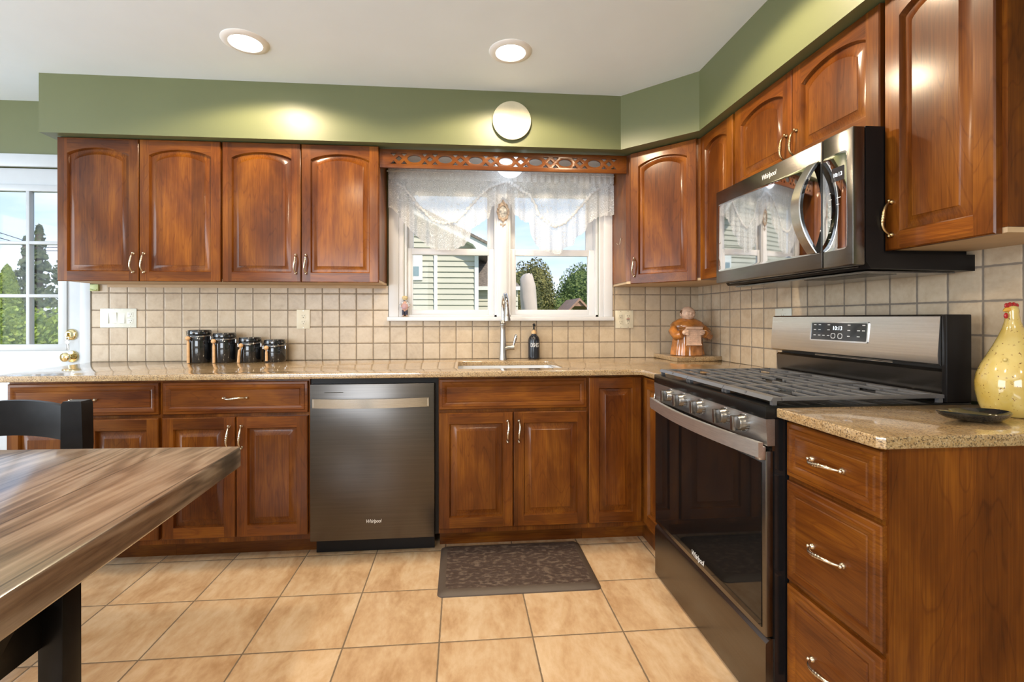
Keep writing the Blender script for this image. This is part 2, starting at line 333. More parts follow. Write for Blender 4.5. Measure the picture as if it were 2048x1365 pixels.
# ================================================================== mesh helpers (world coordinates)
def box(bm, x0, x1, y0, y1, z0, z1, bev=0.0, mi=0):
    vs = [bm.verts.new((x, y, z)) for x in (x0, x1) for y in (y0, y1) for z in (z0, z1)]
    fs = []
    for q in ((0, 1, 3, 2), (4, 6, 7, 5), (0, 4, 5, 1), (2, 3, 7, 6), (0, 2, 6, 4), (1, 5, 7, 3)):
        f = bm.faces.new([vs[i] for i in q]); f.material_index = mi; fs.append(f)
    if bev > 0:
        es = list({e_ for f in fs for e_ in f.edges})
        bmesh.ops.bevel(bm, geom=es, offset=bev, segments=2, profile=0.5, affect='EDGES', material=-1)
def fr(O, U, Wn):
    O = Vector(O); U = Vector(U).normalized(); Wn = Vector(Wn).normalized(); Z = Vector((0, 0, 1))
    return lambda u, v, w: O + U * u + Z * v + Wn * w
def fbox(bm, F, u0, u1, v0, v1, w0, w1, bev=0.0, mi=0):
    vs = [bm.verts.new(F(u, v, w)) for u in (u0, u1) for v in (v0, v1) for w in (w0, w1)]
    fs = []
    for q in ((0, 1, 3, 2), (4, 6, 7, 5), (0, 4, 5, 1), (2, 3, 7, 6), (0, 2, 6, 4), (1, 5, 7, 3)):
        f = bm.faces.new([vs[i] for i in q]); f.material_index = mi; fs.append(f)
    if bev > 0:
        bmesh.ops.bevel(bm, geom=list({e_ for f in fs for e_ in f.edges}), offset=bev, segments=2, profile=0.5, affect='EDGES', material=-1)
def bridge(bm, loops, mi=0, close=True, cap0=False, cap1=False):
    n = len(loops[0])
    for a, b in zip(loops[:-1], loops[1:]):
        for i in range(n if close else n - 1):
            j = (i + 1) % n
            try: bm.faces.new((a[i], a[j], b[j], b[i])).material_index = mi
            except ValueError: pass
    if cap0: bm.faces.new(loops[0][::-1]).material_index = mi
    if cap1: bm.faces.new(loops[-1]).material_index = mi
def lathe(bm, prof, c=(0, 0, 0), seg=28, sx=1.0, sy=1.0, mi=0, caps=True, axis='z'):
    loops = []
    for r, z in prof:
        lp = []
        for i in range(seg):
            a = 2 * PI * i / seg; p = (r * sx * math.cos(a), r * sy * math.sin(a), z)
            if axis == 'y': p = (p[0], -p[2], p[1])      # profile grows towards the room (-y)
            if axis == 'x': p = (-p[2], p[0], p[1])      # profile grows towards -x
            lp.append(bm.verts.new((c[0] + p[0], c[1] + p[1], c[2] + p[2])))
        loops.append(lp)
    bridge(bm, loops, mi, True, caps, caps)
def tube(bm, pts, r, seg=10, mi=0, caps=True, flat=None):
    pts = [Vector(p) for p in pts]; n = len(pts)
    if not isinstance(r, (list, tuple)): r = [r] * n
    t0 = (pts[1] - pts[0]).normalized(); a = Vector((0, 0, 1)) if abs(t0.z) < 0.9 else Vector((1, 0, 0))
    nv = (a - t0 * a.dot(t0)).normalized(); loops = []
    for i in range(n):
        t = (pts[min(i + 1, n - 1)] - pts[max(i - 1, 0)]).normalized()
        nv = (nv - t * nv.dot(t)).normalized(); bv = t.cross(nv)
        loops.append([bm.verts.new(pts[i] + (nv * math.cos(2 * PI * k_ / seg) + bv * math.sin(2 * PI * k_ / seg) * (flat or 1.0)) * r[i]) for k_ in range(seg)])
    bridge(bm, loops, mi, True, caps, caps)
def ball(bm, c, r, s=(1, 1, 1), seg=16, mi=0, rot=None):
    m = Matrix.Translation(Vector(c)) @ (rot or Matrix.Identity(4)) @ Matrix.Diagonal((r * s[0], r * s[1], r * s[2], 1))
    res = bmesh.ops.create_uvsphere(bm, u_segments=seg, v_segments=max(8, seg // 2), radius=1.0, matrix=m)
    for v in res['verts']:
        for f in v.link_faces: f.material_index = mi
def prism(bm, poly, F2, d0, d1, mi=0):
    a = [bm.verts.new(F2(p, d0)) for p in poly]; b = [bm.verts.new(F2(p, d1)) for p in poly]
    bridge(bm, [a, b], mi, True, True, True)
WL = {}
def wl(o):
    return WL[o.name] if o is not None else Vector((0, 0, 0))
def tag(o, label=None, cat=None, group=None, kind=None):
    if label: o['label'] = label
    if cat: o['category'] = cat
    if group: o['group'] = group
    if kind: o['kind'] = kind
def empty(name, loc, label, cat, group=None):
    o = bpy.data.objects.new(name, None); o.empty_display_size = 0.05; C.objects.link(o); o.location = loc; WL[o.name] = Vector(loc)
    tag(o, label, cat, group); return o
def obj(name, bm, mats, parent=None, smooth=38, origin=None, label=None, cat=None, group=None, kind=None, recalc=True):
    if isinstance(mats, str): mats = [mats]
    if recalc: bmesh.ops.recalc_face_normals(bm, faces=bm.faces)
    if parent is not None: org = wl(parent)
    elif origin is not None: org = Vector(origin)
    else:
        xs = [v.co for v in bm.verts]
        org = Vector(((min(p.x for p in xs) + max(p.x for p in xs)) / 2, (min(p.y for p in xs) + max(p.y for p in xs)) / 2, min(p.z for p in xs)))
    for v in bm.verts: v.co -= org
    me = bpy.data.meshes.new(name); bm.to_mesh(me); bm.free()
    for q in mats: me.materials.append(M[q])
    if smooth:
        for p in me.polygons: p.use_smooth = True
        me.set_sharp_from_angle(angle=math.radians(smooth))
    o = bpy.data.objects.new(name, me); C.objects.link(o)
    if parent is not None: o.parent = parent
    else: o.location = org
    WL[o.name] = org; tag(o, label, cat, group, kind)
    return o
def B(): return bmesh.new()
def from_curve(cu):
    t = bpy.data.objects.new('tmp', cu); C.objects.link(t)
    bpy.context.view_layer.update()
    dg = bpy.context.evaluated_depsgraph_get(); me = bpy.data.meshes.new_from_object(t.evaluated_get(dg))
    bpy.data.objects.remove(t); bpy.data.curves.remove(cu); return me
def plate2d(bm, outlines, F3, thick, bev=0.0, mi=0):
    """flat board with holes: outlines in (u, v), thickness from w=0 to w=thick"""
    cu = bpy.data.curves.new('tmp', 'CURVE'); cu.dimensions = '2D'; cu.fill_mode = 'BOTH'
    cu.extrude = thick / 2 - bev; cu.bevel_depth = bev; cu.bevel_resolution = 2; cu.offset = -bev
    for pl in outlines:
        s = cu.splines.new('POLY'); s.points.add(len(pl) - 1); s.use_cyclic_u = True
        for p, q in zip(s.points, pl): p.co = (q[0], q[1], 0, 1)
    me = from_curve(cu); t = bmesh.new(); t.from_mesh(me); bpy.data.meshes.remove(me)
    bmesh.ops.remove_doubles(t, verts=t.verts, dist=1e-5)
    mp_ = {}
    for v in t.verts: mp_[v.index] = bm.verts.new(F3(v.co.x, v.co.y, v.co.z + thick / 2))
    for f in t.faces:
        try: bm.faces.new([mp_[v.index] for v in f.verts]).material_index = mi
        except ValueError: pass
    t.free()
def text(bm, s, F3, size, thick=0.0008, shear=0.0, sx=1.0, space=1.0, mi=0, bold=0.0):
    cu = bpy.data.curves.new('tmp', 'FONT'); cu.body = s; cu.size = size; cu.align_x = 'CENTER'; cu.align_y = 'CENTER'; cu.extrude = thick / 2
    cu.shear = shear; cu.space_character = space; cu.offset = bold; cu.resolution_u = 3
    me = from_curve(cu); mp_ = {}
    for v in me.vertices: mp_[v.index] = bm.verts.new(F3(v.co.x * sx, v.co.y, v.co.z + thick / 2))
    for p in me.polygons:
        try: bm.faces.new([mp_[i] for i in p.vertices]).material_index = mi
        except ValueError: pass
    bpy.data.meshes.remove(me)
def rrect(u0, u1, v0, v1, r, n=5):
    out = []
    for cx, cy, a0 in ((u1 - r, v0 + r, -PI / 2), (u1 - r, v1 - r, 0), (u0 + r, v1 - r, PI / 2), (u0 + r, v0 + r, PI)):
        for i in range(n + 1):
            a = a0 + PI / 2 * i / n; out.append((cx + r * math.cos(a), cy + r * math.sin(a)))
    return out

# ---------------------------------------------------------------- cabinet fronts
def door_mesh(F, w, h, st=0.050, rb=0.054, rt=0.054, arch=0.0, t=0.020):
    """framed door with a raised centre panel (materials: 0 upright grain, 1 level grain)"""
    bm = B(); NT = 15; e_ = 0.0035
    def P(u, v, d): return bm.verts.new(F(u, v, d))
    o0 = [(0, 0), (w, 0), (w, h), (0, h)]
    back = [P(u, v, 0) for u, v in o0]; out = [P(u, v, t - e_) for u, v in o0]
    inn = [P(u, v, t) for u, v in ((e_, e_), (w - e_, e_), (w - e_, h - e_), (e_, h - e_))]
    bridge(bm, [back, out, inn], 0, True, True, False)
    vc = h - rt - arch
    def loop(i, d):
        a, b_, c0, c1 = st + i, w - st - i, rb + i, vc - i
        pts = [(a, c0), (b_, c0), (b_, c1)]
        for k_ in range(1, NT + 1):
            s = k_ / (NT + 1); pts.append((b_ + (a - b_) * s, c1 + arch * (1 - (2 * s - 1) ** 2) ** 0.85))
        pts.append((a, c1)); return [P(u, v, d) for u, v in pts]
    op = loop(0, t)
    sb = [P(st, e_, t), P(w - st, e_, t)]; stp = [P(st, h - e_, t), P(w - st, h - e_, t)]
    bm.faces.new((inn[0], sb[0], op[0], op[-1], stp[0], inn[3])).material_index = 0
    bm.faces.new((sb[1], inn[1], inn[2], stp[1], op[2], op[1])).material_index = 0
    bm.faces.new((sb[0], sb[1], op[1], op[0])).material_index = 1
    prev = stp[1]
    for k_ in range(NT + 1):
        a, b_ = op[2 + k_], op[3 + k_]
        nx = stp[0] if k_ == NT else P(w - st + (2 * st - w) * (k_ + 1) / (NT + 1), h - e_, t)
        bm.faces.new((a, prev, nx, b_)).material_index = 1; prev = nx
    l1 = loop(0.0025, t - 0.0040); l2 = loop(0.0060, t - 0.0135); l3 = loop(0.0125, t - 0.0135); l4 = loop(0.0350, t - 0.0055); l5 = loop(0.0375, t - 0.0030)
    bridge(bm, [op, l1, l2, l3, l4, l5], 0, True, False, True)
    bmesh.ops.remove_doubles(bm, verts=bm.verts, dist=1e-6)
    return bm
def drawer_mesh(F, w, h, t=0.021):
    bm = B()
    def loop(i, d): return [bm.verts.new(F(u, v, d)) for u, v in ((i, i), (w - i, i), (w - i, h - i), (i, h - i))]
    bridge(bm, [loop(0, 0), loop(0, t - .0095), loop(.003, t - .0065), loop(.0135, t - .0055), loop(.0165, t - .0015), loop(.024, t - .0020), loop(.036, t - 0.0075), loop(.0385, t - .0048)], 0, True, True, True)
    return bm
def handle_mesh(F, u, v, vert=True, Ln=0.100):
    bm = B(); n = 37; pts = []; rr = []
    for i in range(n):
        s = -1 + 2 * i / (n - 1); a = s * Ln / 2
        outw = 0.006 + 0.024 * (1 - abs(s) ** 3.2) ** 0.8
        side = 0.0025 * math.sin(s * PI)
        r = 0.0031 + 0.0026 * (1 - abs(s)) ** 0.7
        for c_ in (-0.16, 0.0, 0.16):
            if abs(s - c_) < 0.045: r += 0.0013
        pts.append(F(u + side, v + a, outw) if vert else F(u + a, v + side, outw)); rr.append(r)
    tube(bm, pts, rr, 10)
    for s in (-1, 1):
        a = s * Ln / 2; p = (u, v + a) if vert else (u + a, v)
        tube(bm, [F(*p, 0.0), F(*p, 0.0025), F(*p, 0.007), F(*p, 0.010)], [0.0085, 0.0085, 0.0055, 0.003], 12)
        q = (u, v + a + s * 0.004) if vert else (u + a + s * 0.004, v)
        ball(bm, F(*q, 0.010), 0.0052, seg=10)
    return bm
def add_door(root, F, u0, u1, v0, v1, wb=0.0, arch=0.0, hside=None, hv=None, metal='nickel', lv='wood_v', lh='wood_h', st=0.050, rt=0.054):
    D = lambda u, v, w: F(u0 + u, v0 + v, wb + w)
    d = obj('door', door_mesh(D, u1 - u0, v1 - v0, st=st, rt=rt, arch=arch), [lv, lh], root, 30)
    if hside:
        u = u0 + 0.026 if hside == 'L' else u1 - 0.026
        obj('handle', handle_mesh(lambda a, b_, c_: F(a, b_, wb + 0.020 + c_), u, hv, True), metal, d, 60)
    return d
def add_drawer(root, F, u0, u1, v0, v1, wb=0.0, handle=True, lh='wood_h', metal='nickel', name='drawer'):
    D = lambda u, v, w: F(u0 + u, v0 + v, wb + w)
    d = obj(name, drawer_mesh(D, u1 - u0, v1 - v0), lh, root, 30)
    if handle: obj('handle', handle_mesh(lambda a, b_, c_: F(a, b_, wb + 0.016 + c_), (u0 + u1) / 2, (v0 + v1) / 2, False), metal, d, 60)
    return d

# ================================================================== THE ROOM
XL, XR, YF, ZC = -4.85, 1.4408, -5.5, 2.486
def struct(name, bm, m, parent=None, smooth=0, origin=(0, 0, 0)):
    return obj(name, bm, m, parent, smooth, origin=None if parent else origin, kind='structure')
b = B(); box(b, XL - .15, XR + .15, YF - .15, 0.16, -0.06, 0); struct('floor', b, 'floor_tile')
b = B(); box(b, XL - .15, XR + .15, YF - .15, 0.16, ZC, ZC + 0.1); struct('ceiling', b, 'paint_ceiling')
def wall(name, F, u0, u1, h, holes, m, th=0.15):
    b = B(); outs = [[(u0, 0), (u1, 0), (u1, h), (u0, h)]] + [[(a, c_), (q, c_), (q, d), (a, d)] for a, q, c_, d in holes]
    plate2d(b, outs, F, th); return struct(name, b, m)
WX0, WX1, WZ0, WZ1 = -0.526, 0.743, 1.184, 2.06           # kitchen window opening
DX0, DX1, DZ1 = -3.272, -2.456, 2.087                       # back door opening
wall('wall_back', lambda u, v, w: Vector((u, w, v)), XL, XR, ZC, [(WX0, WX1, WZ0, WZ1), (DX0, DX1, 0.0005, DZ1)], 'paint_green')
wall('wall_right', lambda u, v, w: Vector((XR + w, u, v)), YF, 0.15, ZC, [], 'paint_green')
wall('wall_left', lambda u, v, w: Vector((XL - w, u, v)), YF, 0.15, ZC, [(-3.5, -1.1, 0.02, 2.15)], 'paint_wall')
wall('wall_front', lambda u, v, w: Vector((u, YF - w, v)), XL, XR, ZC, [(-3.1, -0.7, 0.9, 2.2)], 'paint_wall')
# soffit above the cabinets: straight run, clipped corner, run along the right wall
b = B(); sp_ = [(-2.403, 0), (-2.403, -0.356), (0.7767, -0.356), (1.0967, -0.665), (1.0967, -3.4), (XR, -3.4), (XR, 0)]
prism(b, sp_, lambda p, d: Vector((p[0], p[1], d)), 2.170, ZC); struct('trim_1', b, 'paint_green')
# tiled backsplash
b = B(); TZ1 = 1.383
box(b, -2.393, -0.626, -0.010, 0, 0.9145, TZ1); box(b, -0.626, 0.838, -0.010, 0, 0.9145, 1.158); box(b, 0.838, XR, -0.010, 0, 0.9145, TZ1)
struct('trim_2', b, 'wall_tile_x')
b = B(); box(b, XR - 0.010, XR, -2.40, -0.010, 0.9145, 1.40); struct('trim_3', b, 'wall_tile_y')
# wooden ledger strip under the wall cabinets
b = B(); box(b, -2.30, -0.64, -0.016, -0.0105, 1.366, 1.3835); struct('trim_4', b, 'cabinet_interior')
# base trim, mostly hidden
b = B(); box(b, XL, DX0 - .07, -0.014, 0, 0, 0.10); struct('baseboard_back', b, 'paint_white')

b = B(); box(b, -0.6335, 0.8375, -0.245, -0.021, 2.1665, 2.1695); struct('trim_7', b, 'paint_white')
# ---- kitchen window: casing, stool, two double-hung units
wc = obj('trim_5', (lambda b: (
    [box(b, x0, x1, -0.020, 0.0, 1.184, 2.165, 0.003) for x0, x1 in ((-0.622, -0.560), (0.777, 0.836))],
    [box(b, x0, x1, -0.013, 0.0, 1.184, 2.165, 0.003) for x0, x1 in ((-0.560, -0.528), (0.745, 0.777))],
    box(b, -0.622, 0.836, -0.020, 0.0, 2.06, 2.165, 0.003),
    box(b, -0.629, 0.838, -0.045, 0.03, 1.158, 1.184, 0.004),
    box(b, 0.0675, 0.145, -0.004, 0.12, 1.184, 2.06, 0.004), box(b, 0.078, 0.1345, -0.012, -0.003, 1.184, 2.06, 0.003),
    b)[-1])(B()), 'vinyl_white', None, 30, origin=(0.107, 0, 1.158), kind='structure')
def dh_window(name, x0, x1, g0, g1):
    b = B()
    for a, q in ((x0, x0 + 0.014), (x1 - 0.014, x1)): box(b, a, q, 0.005, 0.15, 1.184, 2.06)
    box(b, x0, x1, 0.005, 0.15, 1.184, 1.196); box(b, x0, x1, 0.005, 0.15, 2.045, 2.06)
    w_ = obj(name, b, 'vinyl_white', None, 30, origin=((x0 + x1) / 2, 0.08, 1.184), kind='structure')
    def sash(nm, y, z0, z1, gz0, gz1):
        b = B(); i0, i1 = x0 + 0.014, x1 - 0.014
        box(b, i0, g0, y, y + .03, z0, z1, .002); box(b, g1, i1, y, y + .03, z0, z1, .002)
        box(b, g0, g1, y, y + .03, z0, gz0, .002); box(b, g0, g1, y, y + .03, gz1, z1, .002)
        for q in ((g0 - .0, g0 + .006), (g1 - .006, g1)): box(b, q[0], q[1], y + .006, y + .024, gz0, gz1)
        s = obj(nm, b, 'vinyl_white', w_, 30)
        b = B(); box(b, g0, g1, y + .013, y + .017, gz0, gz1); obj('pane', b, 'pane_glass', s, 0)
    sash('lower_sash', 0.035, 1.196, 1.632, 1.231, 1.590); sash('upper_sash', 0.080, 1.600, 2.045, 1.634, 1.992)
dh_window('window_1', -0.526, 0.0675, -0.482, 0.018); dh_window('window_2', 0.145, 0.743, 0.193, 0.690)
# ---- guessed windows out of view; added area lamps carry their daylight
def rear_window(name, F, u0, u1, v0, v1, n):
    b = B()
    for a, q in ((u0, u0 + .06), (u1 - .06, u1)): fbox(b, F, a, q, v0, v1, 0, .08)
    fbox(b, F, u0, u1, v0, v0 + .06, 0, .08); fbox(b, F, u0, u1, v1 - .06, v1, 0, .08)
    for i in range(1, n): c_ = u0 + (u1 - u0) * i / n; fbox(b, F, c_ - .03, c_ + .03, v0 + .06, v1 - .06, 0, .08)
    w_ = obj(name, b, 'vinyl_white', None, 0, kind='structure')
    b = B(); fbox(b, F, u0 + .06, u1 - .06, v0 + .06, v1 - .06, .036, .040); obj('pane', b, 'pane_glass', w_, 0)
rear_window('window_3', fr((0, YF - 0.12, 0), (1, 0, 0), (0, 1, 0)), -3.1, -0.7, 0.9, 2.2, 2)
rear_window('window_4', fr((XL - 0.12, 0, 0), (0, 1, 0), (1, 0, 0)), -3.5, -1.1, 0.02, 2.15, 2)

# ---- back door with nine lights
GX0, GX1, GZ0, GZ1 = -3.142, -2.588, 1.018, 1.948
b = B(); plate2d(b, [[(DX0 + .004, .008), (DX1 - .004, .008), (DX1 - .004, DZ1 - .004), (DX0 + .004, DZ1 - .004)], [(GX0, GZ0), (GX1, GZ0), (GX1, GZ1), (GX0, GZ1)]], lambda u, v, w: Vector((u, 0.012 + w, v)), 0.042, 0.002)
dr = obj('door_1', b, 'paint_white', None, 30, origin=((DX0 + DX1) / 2, 0.03, 0), kind='structure')
b = B(); F = lambda u, v, w: Vector((u, 0.012 - w, v))
for a, q, c_, d in ((GX0 - .045, GX1 + .045, GZ1 - .004, GZ1 + .035), (GX0 - .045, GX1 + .045, GZ0 - .035, GZ0 + .004), (GX0 - .045, GX0 + .004, GZ0, GZ1), (GX1 - .004, GX1 + .045, GZ0, GZ1)):
    fbox(b, F, a, q, c_, d, 0, 0.011, 0.004)
fbox(b, F, DX0 + .12, DX1 - .12, 0.16, 0.80, 0, 0.006, 0.004)
for x in (-2.765, -2.958): fbox(b, F, x - .010, x + .010, GZ0, GZ1, -.03, .006, .003)
for z in (1.635, 1.314): fbox(b, F, GX0, GX1, z - .010, z + .010, -.03, .005, .003)
obj('grille', b, 'paint_white', dr, 30)
b = B(); box(b, GX0, GX1, .030, .034, GZ0, GZ1); obj('pane', b, 'pane_glass', dr, 0)
b = B(); lathe(b, [(.034, 0), (.034, .006), (.030, .011), (.021, .014), (.018, .024), (.017, .028), (.0, .029)], (-2.520, 0.010, 1.079), 28, axis='y'); fbox(b, lambda u, v, w: Vector((u, .012 - w, v)), -2.524, -2.516, 1.066, 1.092, .028, .044, .002)
obj('deadbolt', b, 'brass', dr, 40)
b = B(); lathe(b, [(.036, 0), (.036, .005), (.032, .010), (.016, .013), (.012, .026), (.013, .034), (.024, .042), (.0275, .052), (.026, .062), (.017, .069), (.0, .071)], (-2.515, 0.010, 0.945), 28, axis='y')
obj('door_knob', b, 'brass', dr, 40)
b = B()
for x0, x1 in ((DX0 - .062, DX0), (DX1, DX1 + .060)): box(b, x0, x1, -.018, .0, 0, DZ1 + .075, .003)
box(b, DX0, DX1, -.018, .0, DZ1, DZ1 + .075, .003)
for x0, x1 in ((DX0, DX0 + .003), (DX1 - .003, DX1)): box(b, x0, x1, .0, .15, 0, DZ1)
obj('trim_6', b, 'paint_white', None, 30, kind='structure')

# ================================================================== WALL CABINETS
YU = -0.2875                      # carcass front of the wall cabinets on the back wall
FB = fr((0, YU, 0), (1, 0, 0), (0, -1, 0))
ZB, ZT = 1.384, 2.165
def wall_cab(x0, x1, doors, label):
    r = empty('wall_cabinet', ((x0 + x1) / 2, YU / 2, ZB), label, 'cabinet', 'double-door wall cabinets on the back wall')
    b = B(); box(b, x0, x1, YU, -0.001, ZB + .014, ZT); obj('body', b, 'wood_v', r, 0)
    b = B(); box(b, x0 + .002, x1 - .002, YU + .002, -0.001, ZB, ZB + .0135); obj('underside', b, 'cabinet_interior', r, 0)
    for (u0, u1, hs) in doors: add_door(r, FB, u0, u1, ZB - .003, ZT, 0.0005, 0.034, hs, 1.483, rt=0.052)
wall_cab(-2.352, -1.4995, [(-2.352, -1.9345, 'R'), (-1.9305, -1.504, 'L')], 'cherry wall cabinet with two arched doors nearest the back door')
wall_cab(-1.4985, -0.634, [(-1.4935, -1.069, 'R'), (-1.065, -0.636, 'L')], 'cherry wall cabinet with two arched doors just left of the window')
# diagonal corner cabinet
r = empty('corner_wall_cabinet', (1.12, -0.28, ZB), 'diagonal cherry corner wall cabinet with one arched door right of the window', 'cabinet')
dp = [(0.838, -0.001), (0.838, -0.268), (0.8475, -0.272), (1.158, -0.5787), (XR - .0005, -0.5787), (XR - .0005, -0.001)]
b = B(); prism(b, dp, lambda p, d: Vector((p[0], p[1], d)), ZB + .014, ZT); obj('body', b, 'wood_v', r, 0)
b = B(); prism(b, [(0.842, -0.001), (0.842, -0.268), (1.158, -0.576), (XR - .0005, -0.576), (XR - .0005, -0.001)], lambda p, d: Vector((p[0], p[1], d)), ZB, ZB + .0135); obj('underside', b, 'cabinet_interior', r, 0)
d0 = Vector((0.8525, -0.3034, 0)); d1 = Vector((1.1264, -0.5757, 0)); U = (d1 - d0).normalized(); Wd = Vector((U.y, -U.x, 0))
FD = fr(d0 - Wd * 0.020, U, Wd)
add_door(r, FD, 0, (d1 - d0).length, ZB - .003, ZT, 0.0, 0.034, 'L', 1.478, rt=0.052)
# right wall: narrow, over-microwave, tall
XC = 1.1665                       # carcass front on the right wall
def FR_(x): return fr((x, 0, 0), (0, -1, 0), (-1, 0, 0))
FRU = FR_(XC)                     # u = -y
r = empty('narrow_wall_cabinet', (1.30, -0.735, ZB), 'narrow cherry wall cabinet with one arched door between corner cabinet and microwave', 'cabinet')
b = B(); box(b, XC, XR - .0005, -0.8975, -0.5795, ZB, ZT); obj('body', b, 'wood_v', r, 0)
add_door(r, FRU, 0.5795, 0.8880, ZB, ZT, 0.0005, 0.030, None, lh='wood_hy', rt=0.052)
r = empty('short_wall_cabinet', (1.30, -1.3, 1.772), 'short cherry wall cabinet with two arched doors above the microwave', 'cabinet')
b = B(); box(b, XC, XR - .0005, -1.7115, -0.8985, 1.772, ZT); obj('body', b, 'wood_v', r, 0)
add_door(r, FRU, 0.9072, 1.2995, 1.776, ZT, 0.0005, 0.036, 'R', 1.858, 'antique_brass', lh='wood_hy', rt=0.050)
add_door(r, FRU, 1.3035, 1.6964, 1.776, ZT, 0.0005, 0.036, 'L', 1.858, 'antique_brass', lh='wood_hy', rt=0.050)
r = empty('single_door_wall_cabinet', (1.30, -1.87, ZB), 'cherry wall cabinet with one tall arched door right of the microwave', 'cabinet')
b = B(); box(b, XC, XR - .0005, -2.030, -1.7125, ZB + .014, ZT); obj('body', b, 'wood_v', r, 0)
b = B(); box(b, XC + .002, XR - .0005, -2.028, -1.7125, ZB, ZB + .0135); obj('underside', b, 'cabinet_interior', r, 0)
add_door(r, FRU, 1.7135, 2.0184, ZB - .002, ZT, 0.0005, 0.030, 'L', 1.478, 'antique_brass', lh='wood_hy', rt=0.052)

# fretwork valance board between the cabinets
b = B(); outs = [[(-0.632, 2.050), (0.836, 2.050), (0.836, 2.158), (-0.632, 2.158)]]
per = 0.1785; cx = 0.102; zc = 2.105
for i in range(-3, 4):
    c_ = cx + per * i; outs.append([(c_ + 0.0405 * math.cos(2 * PI * k / 24), zc + 0.0215 * math.sin(2 * PI * k / 24)) for k in range(24)])
for i in range(-4, 4):
    c_ = cx + per * (i + 0.5); outs.append([(c_ - .019, zc), (c_, zc - .0155), (c_ + .019, zc), (c_, zc + .0155)])
    for sx in (-1, 1):
        q = c_ + sx * 0.030
        outs.append([(q - .0175, zc + .031), (q, zc + .013), (q + .0175, zc + .031)]); outs.append([(q - .0175, zc - .031), (q + .0175, zc - .031), (q, zc - .013)])
plate2d(b, outs, lambda u, v, w: Vector((u, -0.289 + w, v)), 0.018, 0.0015)
obj('valance_board', b, 'wood_h', None, 30, label='cherry fretwork valance board with oval and diamond cutouts above the window', cat='valance')

# ================================================================== BASE CABINETS
YB = -0.7075; FBB = fr((0, YB, 0), (1, 0, 0), (0, -1, 0)); TOEY = -0.600
def base_body(r, x0, x1, y0=YB, y1=-0.001, gap=None):
    b = B(); box(b, x0, x1, y0, y1, 0.105, 0.8855); obj('body', b, 'wood_v', r, 0)
def toe(r, x0, x1):
    b = B(); box(b, x0, x1, TOEY, TOEY + .02, 0, 0.1045); obj('toe_kick', b, 'wood_h', r, 0)
for (x0, x1, lab, hs) in ((-2.240, -1.5725, 'cherry base cabinet with drawer and two doors behind the black chair', None), (-1.5715, -0.895, 'cherry base cabinet with drawer and two doors left of the dishwasher', None)):
    r = empty('base_cabinet', ((x0 + x1) / 2, -0.35, 0), lab, 'cabinet', 'base cabinets with a drawer over two doors'); base_body(r, x0, x1); toe(r, x0, x1)
    a, q = (-2.2368, -1.5805) if x0 < -2 else (-1.5633, -0.901); m_ = (a + q) / 2
    add_drawer(r, FBB, a, q, 0.722, 0.8734, 0.0005)
    add_door(r, FBB, a, m_ - .0025, 0.1334, 0.7061, 0.0005, 0, 'R', 0.612); add_door(r, FBB, m_ + .0025, q, 0.1334, 0.7061, 0.0005, 0, 'L', 0.612)
r = empty('sink_base_cabinet', (0.10, -0.35, 0), 'cherry sink base cabinet with false drawer front and two doors behind the mat', 'cabinet')
b = B(); box(b, -0.275, 0.4760, YB, YB + .02, 0.105, 0.8855); box(b, -0.275, -0.257, YB + .02, -.001, .105, .8855); box(b, 0.458, 0.4760, YB + .02, -.001, .105, .8855); box(b, -0.257, 0.458, YB + .02, -.001, .105, .123)
obj('body', b, 'wood_v', r, 0); toe(r, -0.275, 0.4760)
add_drawer(r, FBB, -0.272, 0.4718, 0.722, 0.8734, 0.0005, False, name='false_drawer_front')
add_door(r, FBB, -0.272, 0.0935, 0.1334, 0.7061, 0.0005, 0, 'R', 0.612); add_door(r, FBB, 0.0980, 0.4718, 0.1334, 0.7061, 0.0005, 0, 'L', 0.612)
# corner base with a pair of doors in the inside corner
XRB = 0.7627
r = empty('corner_base_cabinet', (1.05, -0.45, 0), 'cherry corner base cabinet with narrow doors meeting beside the stove', 'cabinet')
b = B(); prism(b, [(0.4770, -.001), (0.4770, YB), (XRB + .02, YB), (XRB + .02, -0.9715), (XR - .001, -0.9715), (XR - .001, -.001)], lambda p, d: Vector((p[0], p[1], d)), .105, .8855); obj('body', b, 'wood_v', r, 0)
b = B(); prism(b, [(0.4770, TOEY), (0.81, TOEY), (0.81, -0.9715), (0.83, -0.9715), (0.83, TOEY + .02), (0.4770, TOEY + .02)], lambda p, d: Vector((p[0], p[1], d)), 0, .1045); obj('toe_kick', b, 'wood_h', r, 0)
add_door(r, FBB, 0.4822, 0.7570, 0.1334, 0.8734, 0.0005, 0, None)
add_door(r, FR_(XRB + .02), 0.7320, 0.9705, 0.1334, 0.8734, 0.0005, 0, 'R', 0.795, lh='wood_hy')
# drawer base at the right end
r = empty('drawer_base_cabinet', (1.10, -1.95, 0), 'cherry base cabinet with three drawers right of the stove', 'cabinet')
b = B(); box(b, XRB + .0215, XR - .001, -2.092, -1.779, 0.105, 0.8855); obj('body', b, 'wood_v', r, 0)
b = B(); box(b, XRB + .0215, XR - .001, -2.100, -2.0925, 0.0, 0.8855); obj('end_panel', b, 'wood_v', r, 0)
b = B(); box(b, 0.84, 0.86, -2.092, -1.779, 0, .1045); obj('toe_kick', b, 'wood_hy', r, 0)
for z0, z1 in ((0.7225, 0.8760), (0.4245, 0.7085), (0.120, 0.4110)): add_drawer(r, FR_(XRB + .021), 1.7880, 2.0960, z0, z1, 0.0, True, 'wood_hy')

